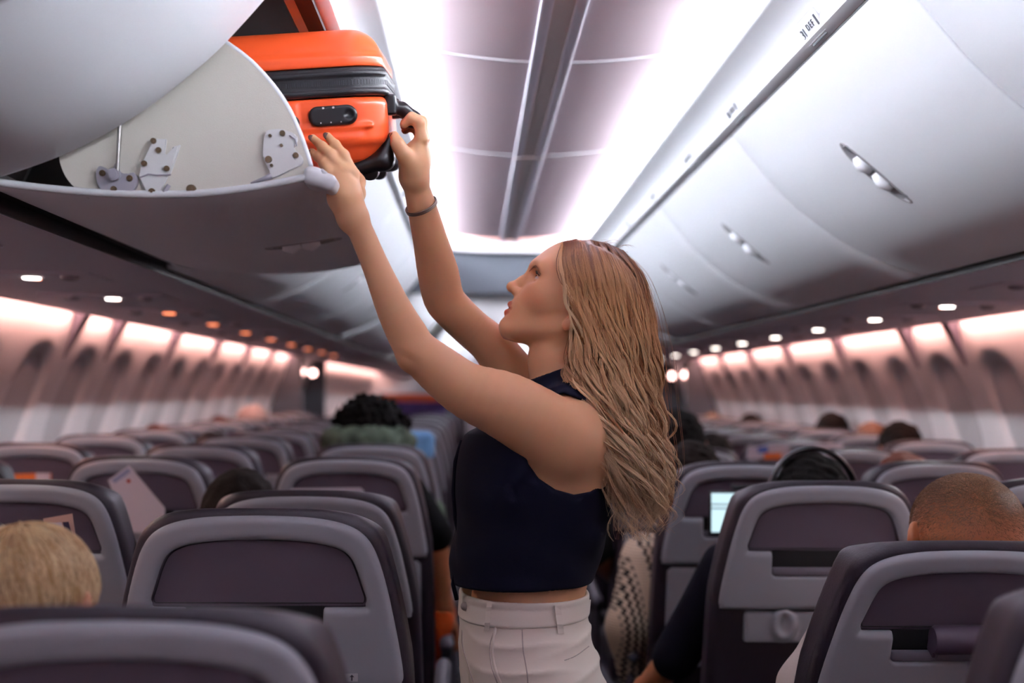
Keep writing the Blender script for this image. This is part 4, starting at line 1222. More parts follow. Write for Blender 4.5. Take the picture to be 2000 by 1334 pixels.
# trousers
def z_of(py): return P(1030, py, 1.895)[2]
TR = [(1140, 900, 1146, .128), (1166, 899, 1148, .130), (1200, 896, 1148, .138), (1250, 892, 1159, .156), (1300, 894, 1174, .170), (1340, 897, 1185, .174), (1420, 903, 1193, .172), (1500, 915, 1185, .165)]
TS = Solid(); TS.add(loft_rows(TR, 2.2), k=.02)
for s in (-1, 1):
    chain(TS, [H(1040, 1440, .085 * s), H(1030, 1700, .085 * s), H(1042, 1900, .08 * s), H(1052, 2180, .08 * s)], [.088, .075, .068, .07], .03)
TS.add(s_plane((0, 0, .966), (0, 0, 1)), 'i', .003)
TS.add(loft_rows([(1120, 905, 1142, .126), (1150, 905, 1142, .126), (1172, 906, 1140, .126)]), 's', .003)
TS.add(s_plane(H(1000, 2190), (0, 0, -1)), 'i', .004)
def tfold(p):
    x, y, z = p.T; u = (x - H(893, 1300)[0]); v = z - z_of(1240)
    rid = lambda q: 1 - np.abs(np.sin(q)) ** .6
    a = .0065 * rid(v * 78 + u * 9 + .7 * np.sin(u * 26) + .4 * np.sin(y * 40)) * np.exp(-((u - .10) / .07) ** 2)
    b = .0055 * rid(v * 62 - u * 16 + .9) * np.clip((u - .10) * 10, 0, 1)
    return -(a + b - .003) * np.clip(-(z - z_of(1226)) * 50, 0, 1) * np.clip((z - .70) * 8, 0, 1)
TS.add((tfold, (-9,) * 3, (9,) * 3), 'd')
lo, hi = TS.bounds(.02)
tro = solid('trousers', None, .0042, M['trouser'], wom, f=TS, lo=lo, hi=hi)
# waistband, loops, seams and pockets laid on the cloth
def on_cloth(px, py, sol, out=.0, side=-1):
    """point of the cloth surface under a photo pixel (marching from the camera)"""
    d0 = np.array(CAM); dr = P(px, py, 2.0) - d0; dr /= np.linalg.norm(dr)
    t = np.linspace(1.70, 2.3, 601); pts = d0 + t[:, None] * dr
    v = sol(pts); i = int(np.argmax(v < 0)) if (v < 0).any() else int(np.argmin(v))
    return pts[i] - dr * out
def seam(nm, pix, sol, r, m, n=24, out=.0, parent=None):
    pix = spline([(a, b, 0) for a, b in pix], n)
    bm = bmesh.new(); bm_tube(bm, [on_cloth(a, b, sol, out) for a, b, _ in pix], r, 6); child_mesh(nm, bm, m, parent=parent or tro)
WBd = Solid(); WBd.add(loft_rows([(1135, 897, 1149, .1325), (1160, 896, 1150, .1335), (1167, 896, 1150, .1335), (1214, 893, 1151, .1435), (1224, 892, 1153, .1455)], 2.2)); WBd.add(s_plane((0, 0, .9665), (.01, 0, 1)), 'i', .004); WBd.add(s_plane((0, 0, .932), (.02, 0, -1)), 'i', .004)
WBd.add(loft_rows([(1120, 904, 1143, .126), (1172, 904, 1143, .126), (1232, 905, 1141, .128)]), 's', .002)
lo, hi = H(880, 1236, -.17), H(1165, 1135, .17)
solid('waistband', None, .0025, M['trouser'], tro, f=WBd, lo=lo, hi=hi)
def strap(px, y0, y1, w=6, lean=0):
    bm = bmesh.new(); A = []; 
    for y in np.linspace(y0, y1, 8):
        f = (y - y0) / (y1 - y0); o = .0055 if 0 < f < 1 else .003
        A.append([on_cloth(px + lean * f - w, y, WBd if y < 1221 else TS, o), on_cloth(px + lean * f + w, y, WBd if y < 1221 else TS, o)])
    V = [[bm.verts.new(q) for q in a] for a in A]; B = [[bm.verts.new(q + np.array([0, .006, 0])) for q in a] for a in A]
    for i in range(7):
        bm.faces.new((V[i][0], V[i][1], V[i + 1][1], V[i + 1][0])); bm.faces.new((V[i][0], V[i + 1][0], B[i + 1][0], B[i][0])); bm.faces.new((V[i][1], B[i][1], B[i + 1][1], V[i + 1][1]))
    bm.faces.new((V[0][0], B[0][0], B[0][1], V[0][1])); bm.faces.new((V[-1][0], V[-1][1], B[-1][1], B[-1][0]))
    child_mesh('belt_loop', bm, M['trouser'], parent=tro, smooth=False)
strap(956, 1178, 1232, 5, -6); strap(1088, 1174, 1238, 6, 8)
bm = bmesh.new(); bm_tube(bm, [H(1141, 1168, -.03), H(1148, 1166, -.03), H(1146, 1190, -.03), H(1141, 1203, -.03)], .0025, 6); child_mesh('belt_loop', bm, M['trouser'], parent=tro)
M['seam'] = mat('trouser_seam', '#B5AEA8', .85)
seam('pocket_welt', [(969, 1222), (962, 1262), (966, 1300), (978, 1334), (990, 1360)], TS, .0026, M['trouser'])
seam('pocket_seam', [(966, 1230), (957, 1262), (960, 1300), (972, 1336)], TS, .0011, M['seam'])
seam('side_seam', [(1020, 1230), (1022, 1270), (1030, 1320), (1034, 1400)], TS, .0010, M['seam'], out=.0004)
seam('back_pocket', [(1102, 1290), (1125, 1280), (1150, 1262)], TS, .0010, M['seam'])
seam('fly_seam', [(903, 1230), (904, 1262), (918, 1310), (930, 1350)], TS, .0014, M['seam'])
bm = bmesh.new(); bmesh.ops.create_uvsphere(bm, u_segments=14, v_segments=8, radius=.007); bm.transform(Matrix.Translation(on_cloth(908, 1184, WBd, .002))); child_mesh('button', bm, M['seam'], parent=tro)
# shoes
for s in (-1, 1):
    SH = Solid(); c = H(1052, 2180, .08 * s); x = c[0]
    SH.add(s_cone((x + .01, c[1], .045), (x - .15, c[1] - .01, .035), .042, .034), k=.02); SH.add(s_cone((x + .02, c[1], .11), (x + .01, c[1], .05), .04, .042), k=.02)
    SH.add(s_box((x - .065, c[1] - .005, .012), (.135, .044, .012), .01), k=.006); SH.add(s_plane((0, 0, .001), (0, 0, -1)), 'i', .002)
    lo, hi = SH.bounds(.01); solid('shoe', None, .006, mat('white_shoe', '#C9C5BF', .6) if s < 0 else bpy.data.materials['white_shoe'], wom, f=SH, lo=lo, hi=hi)
# ------------------------------------------------------------------ her hair: wavy locks from the parting down the back
rh = np.random.default_rng(11)
# near side: curves by s (0 = beside the face, 1 = back of the head); points (px, py, lat in m)
CTRL = [
 (0.00, [(1095, 478, -.004), (1086, 516, -.040), (1089, 550, -.070), (1100, 585, -.084), (1112, 622, -.090), (1118, 662, -.090), (1108, 705, -.085), (1104, 740, -.090), (1116, 780, -.105), (1142, 820, -.12), (1165, 868, -.125), (1178, 930, -.118), (1188, 1010, -.10)]),
 (0.25, [(1120, 471, -.004), (1118, 516, -.055), (1125, 560, -.080), (1138, 610, -.090), (1146, 660, -.094), (1146, 710, -.096), (1144, 760, -.104), (1152, 810, -.122), (1178, 870, -.125), (1195, 930, -.112), (1208, 990, -.098), (1214, 1040, -.09)]),
 (0.5, [(1150, 469, -.004), (1160, 520, -.062), (1170, 570, -.080), (1180, 630, -.088), (1188, 690, -.092), (1190, 750, -.098), (1196, 810, -.105), (1214, 870, -.105), (1228, 930, -.098), (1236, 990, -.09), (1238, 1045, -.085)]),
 (0.75, [(1185, 476, -.004), (1205, 525, -.055), (1220, 580, -.072), (1228, 640, -.078), (1234, 700, -.08), (1238, 760, -.082), (1246, 820, -.082), (1258, 880, -.08), (1266, 940, -.076), (1268, 990, -.072), (1262, 1035, -.07)]),
 (1.0, [(1215, 490, -.003), (1250, 540, -.025), (1264, 600, -.035), (1270, 660, -.04), (1275, 720, -.042), (1274, 780, -.042), (1279, 840, -.042), (1285, 890, -.042), (1288, 935, -.04), (1283, 980, -.04), (1272, 1020, -.04)]),
]
NP = 54
GR = np.stack([spline(np.array(c), NP) for _, c in CTRL])            # [5,NP,3]
GS = np.array([s for s, _ in CTRL])
def guide(s):
    i = min(int(np.searchsorted(GS, s, 'right')) - 1, len(GS) - 2); f = (s - GS[i]) / (GS[i + 1] - GS[i])
    return GR[i] * (1 - f) + GR[i + 1] * f
_fa = np.arange(-125, 150, 4.); _la = np.arange(0, 104, 2.)
_g = np.stack(np.meshgrid(_fa, _fa, _la, indexing='ij'), -1).reshape(-1, 3)
_m = np.concatenate([FACE((HC + (x[:, :1] * fw + x[:, 1:2] * up + x[:, 2:] * np.array([0, 1., 0])) * KP), True) for x in np.array_split(_g, 90)]).reshape(len(_fa), len(_fa), len(_la)) < 0
_m[:, :, 0] |= False
SK = np.where(_m.any(2), (len(_la) - np.argmax(_m[:, :, ::-1], axis=2)) * 2. * KP + .0035, 0.)
_cut = (_fa[:, None] < 20) & (_fa[None, :] < -78); SK[_cut] = 0
def skull_lat(f, u):
    i = np.clip((f - _fa[0]) / 4, 0, len(_fa) - 1.001); j = np.clip((u - _fa[0]) / 4, 0, len(_fa) - 1.001)
    a, b = i.astype(int), j.astype(int); x, y = i - a, j - b
    return SK[a, b] * (1 - x) * (1 - y) + SK[a + 1, b] * x * (1 - y) + SK[a, b + 1] * (1 - x) * y + SK[a + 1, b + 1] * x * y
def hair_world(g, layer=.1, jit=0.):
    """(px, py, lat) on her middle plane -> world"""
    out = np.empty_like(g)
    r = (CM @ np.stack([(g[:, 0] - 1000) / F, -(g[:, 1] - 667) / F, -np.ones(len(g))])).T
    out = CAM + r * (HD / r[:, 1:2])
    q = ((out - HC) @ HR) / KP                    # keep clear of the skull
    lim = skull_lat(q[:, 0], q[:, 2]); sg = np.where(g[:, 2] > 0, 1, -1)
    if np.mean(g[:, 2]) < 0: sg[:] = -1
    t_ = np.clip(np.arange(len(g)) / (NP * .16), 0, 1)
    l2 = np.where(lim > 0, lim + .0015 + t_ * (.0105 * (1 - min(max(layer, -.2), 1)) + jit), -1.)
    a = np.abs(g[:, 2]); x = (a - l2) / .006
    out[:, 1] += sg * np.where(l2 < 0, a, l2 + .006 * np.log1p(np.exp(np.clip(x, -30, 30))) * t_)
    return out
BROWN = np.array(rgb('#4A2512')); BRONZE = np.array(rgb('#8E5226')); BLOND = np.array(rgb('#E0B07C')); PALE = np.array(rgb('#FADFB4')); ASH = np.array(rgb('#96623C'))
V_, Q_, C_ = [], [], []; nv = 0
tt = np.linspace(0, 1, NP)
def strand(path, rad, col, taper=True, n=3):
    global nv
    d = np.gradient(path, axis=0); d /= np.linalg.norm(d, axis=1)[:, None] + 1e-12
    u = np.cross(d, np.array([0, 1., .2])); u /= np.linalg.norm(u, axis=1)[:, None] + 1e-12; w = np.cross(d, u)
    k = len(path); r = rad * (np.clip((1 - np.linspace(0, 1, k)) * 5, .25, 1) if taper else np.ones(k))
    ang = np.arange(n) * 2 * PI / n
    ring = path[:, None] + (u[:, None] * np.cos(ang)[None, :, None] + w[:, None] * np.sin(ang)[None, :, None]) * r[:, None, None]
    V_.append(ring.reshape(-1, 3)); i = np.arange(k - 1)[:, None] * n + np.arange(n)[None]; j = np.arange(k - 1)[:, None] * n + (np.arange(n)[None] + 1) % n
    Q_.append(np.stack([i, j, j + n, i + n], -1).reshape(-1, 4) + nv); C_.append(np.repeat(col, n, 0)); nv += k * n
def lock(s, side, layer, nst, wav, ph, tone, cut, spread):
    g = guide(s).copy()
    g[:, 2] = side * np.abs(g[:, 2]) * (1 - .45 * layer)
    # inner layers hug the head
    amp = wav * np.clip((tt - .12) * 1.6, 0, 1)
    fr = rh.uniform(2.6, 4.4); lj = rh.uniform(-.002, .004)
    wob = np.sin(tt * fr * 2 * PI + ph); wob2 = np.cos(tt * fr * 2 * PI + ph + rh.uniform(-.6, .6))
    g[:, 0] += amp * wob * 15; g[:, 2] += amp * wob2 * .010 * -1
    fr2 = rh.uniform(1.2, 2.0); g[:, 0] += 10 * amp * np.sin(tt * fr2 * 2 * PI + ph * 1.7)
    for q in range(nst):
        h = g.copy(); a = rh.normal(0, 1); b = rh.normal(0, 1)
        sp = spread * (.5 + .5 * np.abs(np.cos(tt * PI * 2.2 + ph))) * np.clip(tt * 5 + .35, 0, 1) * (1 + .5 * np.clip((tt - .6) * 3, 0, 1))
        h[:, 0] += a * sp * 4.2; h[:, 2] += b * sp * .003
        h[:, 0] += rh.uniform(.3, 1.6) * np.sin(tt * rh.uniform(5, 9) * 2 * PI + rh.uniform(0, 6)) * np.clip(tt * 2, 0, 1)
        if rh.random() < .05: h[:, 0] += np.clip(tt - .3, 0, 1) ** 2 * rh.normal(0, 40)
        m_ = int(NP * min(1, cut * rh.uniform(.86, 1.03)))
        w = hair_world(h[:max(m_, 12)], layer, lj + rh.normal(0, .0008))
        T = np.clip((tt[:len(w)] - .02) / .75, 0, 1)[:, None]
        to = np.clip(tone + rh.normal(0, .12), 0, 1)
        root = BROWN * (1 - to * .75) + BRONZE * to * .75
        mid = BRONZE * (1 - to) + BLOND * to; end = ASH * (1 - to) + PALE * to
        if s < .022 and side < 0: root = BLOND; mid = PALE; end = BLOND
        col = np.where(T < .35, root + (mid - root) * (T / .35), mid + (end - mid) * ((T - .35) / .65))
        strand(w, rh.uniform(.00042, .00068), np.concatenate([col, np.ones((len(w), 1))], 1))
for i in range(170):                            # near side, outer layer
    lock(np.clip((i + rh.uniform(-.8, .8)) / 169, 0, 1), -1, rh.uniform(-.04, .28), 20, rh.uniform(.4, 1.7), rh.uniform(0, 6.3), rh.beta(.6, .7), rh.uniform(.76, 1.02), rh.uniform(.35, .95))
for i in range(80):                             # separate pale locks lying on top
    lock(rh.uniform(0, 1), -1, rh.uniform(-.12, -.04), 12, rh.uniform(.8, 1.9), rh.uniform(0, 6.3), rh.uniform(.75, 1), rh.uniform(.8, 1.03), rh.uniform(.2, .5))
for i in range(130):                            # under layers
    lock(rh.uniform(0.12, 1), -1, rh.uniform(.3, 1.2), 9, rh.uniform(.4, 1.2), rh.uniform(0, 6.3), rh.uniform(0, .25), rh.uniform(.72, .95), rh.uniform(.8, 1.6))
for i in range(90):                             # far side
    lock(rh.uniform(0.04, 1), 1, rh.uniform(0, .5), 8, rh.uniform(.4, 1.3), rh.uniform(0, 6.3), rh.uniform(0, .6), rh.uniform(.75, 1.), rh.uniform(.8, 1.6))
for i in range(70):                             # loose fly-away hairs at the back
    g = guide(rh.uniform(.55, 1.)).copy(); g[:, 2] *= rh.uniform(-.6, 1.); g[:, 0] += np.sin(tt * PI * rh.uniform(.6, 1.4)) * rh.uniform(4, 46) + rh.uniform(0, 5); g[:, 1] += -np.sin(tt * PI) * rh.uniform(0, 16)
    w = hair_world(g[:int(NP * rh.uniform(.5, 1.))]); strand(w, .00022, np.tile([*BRONZE, 1], (len(w), 1)))
for i in range(26):
    a, b = rh.uniform(1085, 1225), 476; g0 = np.array([[a, 476 + (max(0, a - 1150) ** 2) * .0035, rh.uniform(-.02, .02)]]); k = np.linspace(0, 1, 10)[:, None]
    g = g0 + np.concatenate([k * rh.uniform(6, 40), -np.sin(k * PI * .8) * rh.uniform(3, 12) + k * 4, k * 0], 1); strand(hair_world(g), .0002, np.tile([*BRONZE, 1], (10, 1)))
V_ = np.concatenate(V_); Q_ = np.concatenate(Q_); C_ = np.concatenate(C_)
me = bpy.data.meshes.new('hair')
me.vertices.add(len(V_)); me.vertices.foreach_set('co', V_.astype(np.float32).ravel())
me.loops.add(len(Q_) * 4); me.loops.foreach_set('vertex_index', Q_.astype(np.int32).ravel())
me.polygons.add(len(Q_)); me.polygons.foreach_set('loop_start', np.arange(0, len(Q_) * 4, 4, dtype=np.int32))
try: me.polygons.foreach_set('loop_total', np.full(len(Q_), 4, dtype=np.int32))
except Exception: pass
me.update(calc_edges=True)
me.color_attributes.new('tint', 'FLOAT_COLOR', 'POINT').data.foreach_set('color', C_.astype(np.float32).ravel())
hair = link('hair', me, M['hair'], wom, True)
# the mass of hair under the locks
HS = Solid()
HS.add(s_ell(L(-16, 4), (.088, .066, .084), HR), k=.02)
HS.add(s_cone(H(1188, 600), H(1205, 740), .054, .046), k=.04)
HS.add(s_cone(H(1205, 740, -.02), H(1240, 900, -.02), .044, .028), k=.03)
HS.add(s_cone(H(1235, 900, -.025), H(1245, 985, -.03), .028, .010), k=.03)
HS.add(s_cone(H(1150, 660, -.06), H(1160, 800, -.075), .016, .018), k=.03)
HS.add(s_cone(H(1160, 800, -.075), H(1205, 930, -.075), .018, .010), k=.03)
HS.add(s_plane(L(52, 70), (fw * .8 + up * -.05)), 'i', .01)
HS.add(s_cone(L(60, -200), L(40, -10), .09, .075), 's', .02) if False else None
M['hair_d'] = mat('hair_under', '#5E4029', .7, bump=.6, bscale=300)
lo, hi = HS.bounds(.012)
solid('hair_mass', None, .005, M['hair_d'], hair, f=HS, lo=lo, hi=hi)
# ------------------------------------------------------------------ seated passengers
M['pskin_fair'] = mat('skin_fair', '#D09A78', .5, sub=.08); M['pskin_tan'] = mat('skin_tan', '#B87650', .5, sub=.08)
M['pskin_brown'] = mat('skin_brown', '#6B4128', .5); M['pskin_dark'] = mat('skin_dark', '#4A2E1E', .5)
M['h_black'] = mat('hair_black', '#0C0908', .85, spec=.15, bump=1., bscale=160); M['h_brown'] = mat('hair_brown', '#140A06', .8, spec=.15, bump=1., bscale=160)
M['h_red'] = mat('hair_red_brown', '#4A1E0E', .7, spec=.25, bump=1., bscale=160); M['h_grey'] = mat('hair_grey', '#B49A92', .6, bump=1., bscale=120)
M['h_sandy'] = mat('hair_sandy', '#8A6A48', .55, bump=.8, bscale=160)
M['c_navy'] = mat('navy_cloth', '#0B0A15', .9, spec=.1, bump=.2, bscale=900); M['c_grey'] = mat('grey_cloth', '#4A4A52', .85); M['c_white'] = mat('white_cloth', '#CFC9C2', .85, bump=.2, bscale=600)
M['c_brown'] = mat('brown_cloth', '#4A2B1C', .85); M['c_black'] = mat('black_cloth', '#08080A', .9, spec=.1); M['c_green'] = mat('green_camo_cloth', '#4C5B4B', .9, vary=.55, vscale=22)
M['c_orange'] = mat('orange_cloth', '#D8560E', .8)

HL = (0, .245, 1.085)                            # head centre of the seated figure, top of the skull at 1.177
def seated_solids(arms=None, lean=0.):
    """arms: {side: [(x,y,z) shoulder, elbow, wrist]} ; returns skin, shirt, trousers"""
    B, T, G = Solid(), Solid(), Solid()
    x0 = lean
    B.add(s_ell((x0, .245, 1.085), (.074, .094, .092)), k=.02)
    B.add(s_ell((x0, .285, 1.025), (.057, .066, .075)), k=.03)
    B.add(s_cone((x0, .340, 1.062), (x0, .356, 1.035), .008, .012), k=.012)
    B.add(s_ell((x0, .335, .995), (.024, .02, .012)), k=.012)
    B.add(s_ell((x0, .335, .965), (.022, .02, .018)), k=.016)
    for s in (-1, 1):
        B.add(s_ell((x0 + s * .079, .235, 1.066), (.0085, .022, .033), rotm('Z', s * 28)), k=.006)
        B.add(s_ell((x0 + s * .086, .243, 1.066), (.006, .013, .022), rotm('Z', s * 28)), 's', .006)
        B.add(s_ell((x0 + s * .030, .322, 1.068), (.016, .012, .009)), 's', .012)
        B.add(s_ell((x0 + s * .030, .318, 1.067), (.012, .010, .010)), k=.004)
    B.add(s_cone((x0, .225, 1.03), (x0 * .6, .22, .90), .052, .058), k=.02)
    for S, e in ((B, 0.), (T, .012)):
        S.add(s_cone((-.13, .235, .865), (.13, .235, .865), .055 + e, .055 + e), k=.05)
        S.add(s_cone((x0 * .6, .22, .90), (0, .24, .84), .056 + e, .08 + e), k=.05)
        S.add(s_loft([.50, .56, .66, .78, .88], [0] * 5, [.345, .335, .31, .275, .245], [.16 + e, .165 + e, .155 + e, .17 + e, .14 + e], [.115 + e, .112 + e, .102 + e, .10 + e, .07 + e]), k=.05)
    for s in (-1, 1):
        sh, el, wr = (arms or {}).get(s) or ((s * .185, .24, .845), (s * .215, .33, .605), (s * .125, .53, .60))
        sh, el, wr = map(np.array, (sh, el, wr))
        for S, e in ((B, 0.), (T, .011)):
            S.add(s_cone(sh, el, .050 + e, .040 + e), k=.03)
            if S is B or (arms or {}).get('long', True): S.add(s_cone(el, el + (wr - el) * (1. if S is B else .8), .039 + e, .027 + e), k=.02)
        d = (wr - el) / np.linalg.norm(wr - el); side = np.cross(d, [0, 0, 1.]); side /= np.linalg.norm(side) + 1e-9
        B.add(s_cone(wr, wr + d * .06, .026, .032), k=.02)
        for i, l in enumerate((.07, .08, .075, .06)):
            a = wr + d * .075 + side * (i - 1.5) * .019; b = a + d * l * .6; c = b + d * l * .35 - np.array([0, 0, .018]); chain(B, [a, b, c], [.010, .009, .0075], .006)
        a = wr + d * .03 - side * s * .03; chain(B, [a, a + d * .04 - side * s * .022, a + d * .075 - side * s * .02], [.012, .0105, .009], .008)
        kn = (s * .10, .69, .555); an = (s * .10, .69, .11)
        for S, e in ((B, 0.), (G, .010)):
            S.add(s_cone((s * .085, .35, .566), kn, .070 + e, .056 + e), k=.03); S.add(s_cone(kn, an, .052 + e, .036 + e), k=.02)
        G.add(s_cone((s * .10, .69, .045), (s * .10, .78, .035), .042, .034), k=.02)
    G.add(s_ell((0, .355, .572), (.175, .125, .086)), k=.04)
    T.add(s_plane((0, 0, .50), (0, 0, -1)), 'i', .01)
    return B, T, G
def mesh_of(S, h, nm):
    o = solid(nm, S, h, None); me = o.data; bpy.data.objects.remove(o); return me
def s_noise(amp, fr, seed=0):
    r = np.random.default_rng(seed); K = r.normal(0, fr, (9, 3)); ph = r.uniform(0, 6.3, 9)
    return (lambda p: amp * np.sin(p @ K.T + ph).mean(1) * 2.2), (-9,) * 3, (9,) * 3
def hair_mesh(kind, seed=1):
    S = Solid(); c = np.array(HL)
    if kind == 'afro':
        S.add(s_ell(c + (0, -.01, .03), (.122, .125, .112)), k=.02); S.add(s_ell(c + (-.03, -.02, -.04), (.095, .09, .08)), k=.03); S.add(s_ell(c + (.03, -.02, -.04), (.095, .09, .08)), k=.03)
        S.add(s_ell(c + (0, .16, -.07), (.075, .10, .10)), 's', .02); S.add(s_noise(.011, 110, seed), 'd'); S.add(s_noise(.006, 260, seed + 1), 'd'); h = .005
    elif kind == 'fluffy':
        S.add(s_ell(c + (0, -.005, .02), (.106, .115, .10)), k=.02); S.add(s_ell(c + (0, .15, -.06), (.07, .09, .09)), 's', .02); S.add(s_noise(.006, 90, seed), 'd'); h = .007
    elif kind == 'long':
        S.add(s_ell(c + (0, -.006, .006), (.088, .105, .102)), k=.02); S.add(s_cone(c + (0, -.03, -.03), c + (0, -.045, -.26), .08, .07), k=.05); S.add(s_ell(c + (0, .15, -.06), (.066, .10, .12)), 's', .02); S.add(s_noise(.003, 90, seed), 'd'); h = .007
    elif kind == 'kid':
        S.add(s_ell(c + (0, -.003, .003), (.0775, .0975, .0955)), k=.02); S.add(s_ell(c + (0, .10, -.09), (.09, .10, .075)), 's', .02); S.add(s_ell(c + (0, -.02, -.115), (.10, .10, .05)), 's', .015)
        for q in (-1, 1): S.add(s_ell(c + (q * .088, -.002, -.03), (.028, .036, .046)), 's', .01)
        S.add(s_noise(.002, 90, seed), 'd'); h = .005
    else:
        S.add(s_ell(c + (0, -.006, .006), (.083, .103, .099)), k=.02); S.add(s_ell(c + (0, .115, -.075), (.09, .10, .085)), 's', .02); S.add(s_ell(c + (0, -.02, -.13), (.10, .11, .055)), 's', .015); S.add(s_noise(.004, 120, seed), 'd'); h = .006
    return mesh_of(S, h, 'hair')
HM = {k: hair_mesh(k, i + 3) for i, k in enumerate(('afro', 'fluffy', 'long', 'short', 'kid'))}
_B = seated_solids(); GEN = [mesh_of(s, h, n) for s, h, n in zip(_B, (.008, .009, .011), ('person', 'shirt', 'trousers'))]

def mesh_obj(nm, me, m, parent=None):
    if not me.materials: me.materials.append(m)
    o = bpy.data.objects.new(nm, me); COL.objects.link(o); me.polygons.foreach_set('use_smooth', [True] * len(me.polygons))
    o.material_slots[0].link = 'OBJECT'; o.material_slots[0].material = m
    if parent is not None: o.parent = parent
    return o
def place(px, ptop, d, hairx=.0):
    """origin and scale that put the top of the head at a photo pixel, the head's middle at depth d"""
    t = P(px, ptop, d); k = t[2] / (1.177 + hairx); return np.array([t[0], d - HL[1] * k, 0.]), k
def passenger(px, ptop, d, hair, skin, shirt, hairm, label, rz=0, meshes=None, hairx=.01, where=None):
    o_, k = where or place(px, ptop, d, hairx)
    me = meshes or GEN
    b = mesh_obj('person', me[0], skin); b.location = o_; b.scale = (k, k, k); b.rotation_euler.z = rz
    mesh_obj('shirt', me[1], shirt, b); mesh_obj('trousers', me[2], M['c_grey'], b)
    if hair: mesh_obj('hair', HM[hair], hairm, b)
    tag(b, label, 'person', 'seated passengers'); return b
def custom(px, ptop, d, armsw, hairx=.01, lean=0., long=True, h=(.0065, .008, .011)):
    """figure with its arms at places given in world coordinates"""
    o_, k = place(px, ptop, d, hairx); arms = {s: [tuple((np.array(q) - o_) / k) for q in A] for s, A in armsw.items()}
    arms['long'] = long
    S = seated_solids(arms, lean); return (o_, k), [mesh_of(s, hh, n) for s, hh, n in zip(S, h, ('person', 'shirt', 'trousers'))], S

# --- right of the aisle
# headphones wearer, navy sleeve out in the aisle
wh, me, _ = custom(1585, 886, 2.74, {-1: [P(1420, 1110, 2.78), P(1318, 1285, 2.78), P(1262, 1345, 2.9)]}, .010, long=False)
T = me
p = passenger(1585, 886, 2.74, 'short', M['pskin_tan'], M['c_navy'], M['h_black'], 'black haired passenger wearing headphones, navy sleeve out in the aisle, right of the woman', meshes=me, where=wh)
hp = empty('headphones', (0, 0, 0)); c = np.array(wh[0]) + np.array(HL) * wh[1]; k = wh[1]; hp.location = c
tag(hp, 'black over-ear headphones on the black haired passenger right of the aisle', 'headphones')
bm = bmesh.new(); pts = [np.array([math.cos(t) * .100, -.01, .004 + math.sin(t) * .110]) * k for t in np.linspace(-.15, PI + .15, 33)]
for y in (-.007, 0, .007): bm_tube(bm, [q + np.array([0, y, 0]) for q in pts], .0055, 8)
obj('headband', bm, M['case_p'] if 'case_p' in M else M['c_black'], hp, smooth=True)
for s in (-1, 1):
    bm = bmesh.new(); bm_tube(bm, [(s * .082 * k, -.005, -.03), (s * .088 * k, -.005, -.03), (s * .108 * k, -.005, -.03), (s * .113 * k, -.005, -.03)], [.030, .036, .034, .026], 20); obj('ear_cup', bm, M['c_black'], hp, auto=40)
# knit sweater leaning into the aisle
wh, me, SS = custom(1352, 862, 3.42, {-1: [P(1258, 1105, 3.36), P(1228, 1215, 3.30), P(1250, 1310, 3.42)]}, .010)
for S_ in (SS[1],):
    o_, k = wh; Lc = lambda a: (np.array(a) - o_) / k
    S_.add(s_cone(Lc(P(1268, 1120, 3.40)), Lc(P(1235, 1225, 3.34)), .078, .066), k=.04); S_.add(s_cone(Lc(P(1235, 1225, 3.34)), Lc(P(1240, 1310, 3.38)), .066, .05), k=.03)
me[1] = mesh_of(SS[1], .0065, 'shirt')
knit = bpy.data.materials.new('zigzag_knit'); knit.use_nodes = True; nt = knit.node_tree; bs = nt.nodes['Principled BSDF']; bs.inputs['Roughness'].default_value = .9
tc = nt.nodes.new('ShaderNodeTexCoord'); sx = nt.nodes.new('ShaderNodeSeparateXYZ'); nt.links.new(tc.outputs['Object'], sx.inputs[0])
def mth(op, a, b=None):
    n = nt.nodes.new('ShaderNodeMath'); n.operation = op
    for i, v in enumerate((a, b)):
        if v is None: continue
        if isinstance(v, (int, float)): n.inputs[i].default_value = v
        else: nt.links.new(v, n.inputs[i])
    return n.outputs[0]
zz = mth('PINGPONG', mth('MULTIPLY', sx.outputs['Z'], 105.), 1.)                     # teeth along the sleeve
xx = mth('ADD', mth('ADD', sx.outputs['X'], mth('MULTIPLY', sx.outputs['Y'], .25)), mth('MULTIPLY', sx.outputs['Z'], .16))
st = mth('GREATER_THAN', mth('FRACT', mth('ADD', mth('MULTIPLY', xx, 48.), mth('MULTIPLY', zz, .5))), .52)
band = mth('GREATER_THAN', mth('FRACT', mth('MULTIPLY', mth('ADD', xx, .012), 9.)), .30)
fac = mth('MULTIPLY', st, band)
mx = nt.nodes.new('ShaderNodeMix'); mx.data_type = 'RGBA'; nt.links.new(fac, mx.inputs['Factor']); mx.inputs['A'].default_value = (*rgb('#D9C8AE'), 1); mx.inputs['B'].default_value = (*rgb('#15110F'), 1)
nt.links.new(mx.outputs['Result'], bs.inputs['Base Color'])
wv = nt.nodes.new('ShaderNodeTexWave'); wv.inputs['Scale'].default_value = 42; wv.bands_direction = 'Z'; nt.links.new(tc.outputs['Object'], wv.inputs['Vector'])
bp = nt.nodes.new('ShaderNodeBump'); bp.inputs['Strength'].default_value = .6; bp.inputs['Distance'].default_value = .004; nt.links.new(wv.outputs['Fac'], bp.inputs['Height']); nt.links.new(bp.outputs['Normal'], bs.inputs['Normal'])
passenger(1352, 862, 3.42, 'short', M['pskin_tan'], knit, M['h_brown'], 'dark haired passenger in a black and cream zigzag knit leaning into the aisle', meshes=me, where=wh)
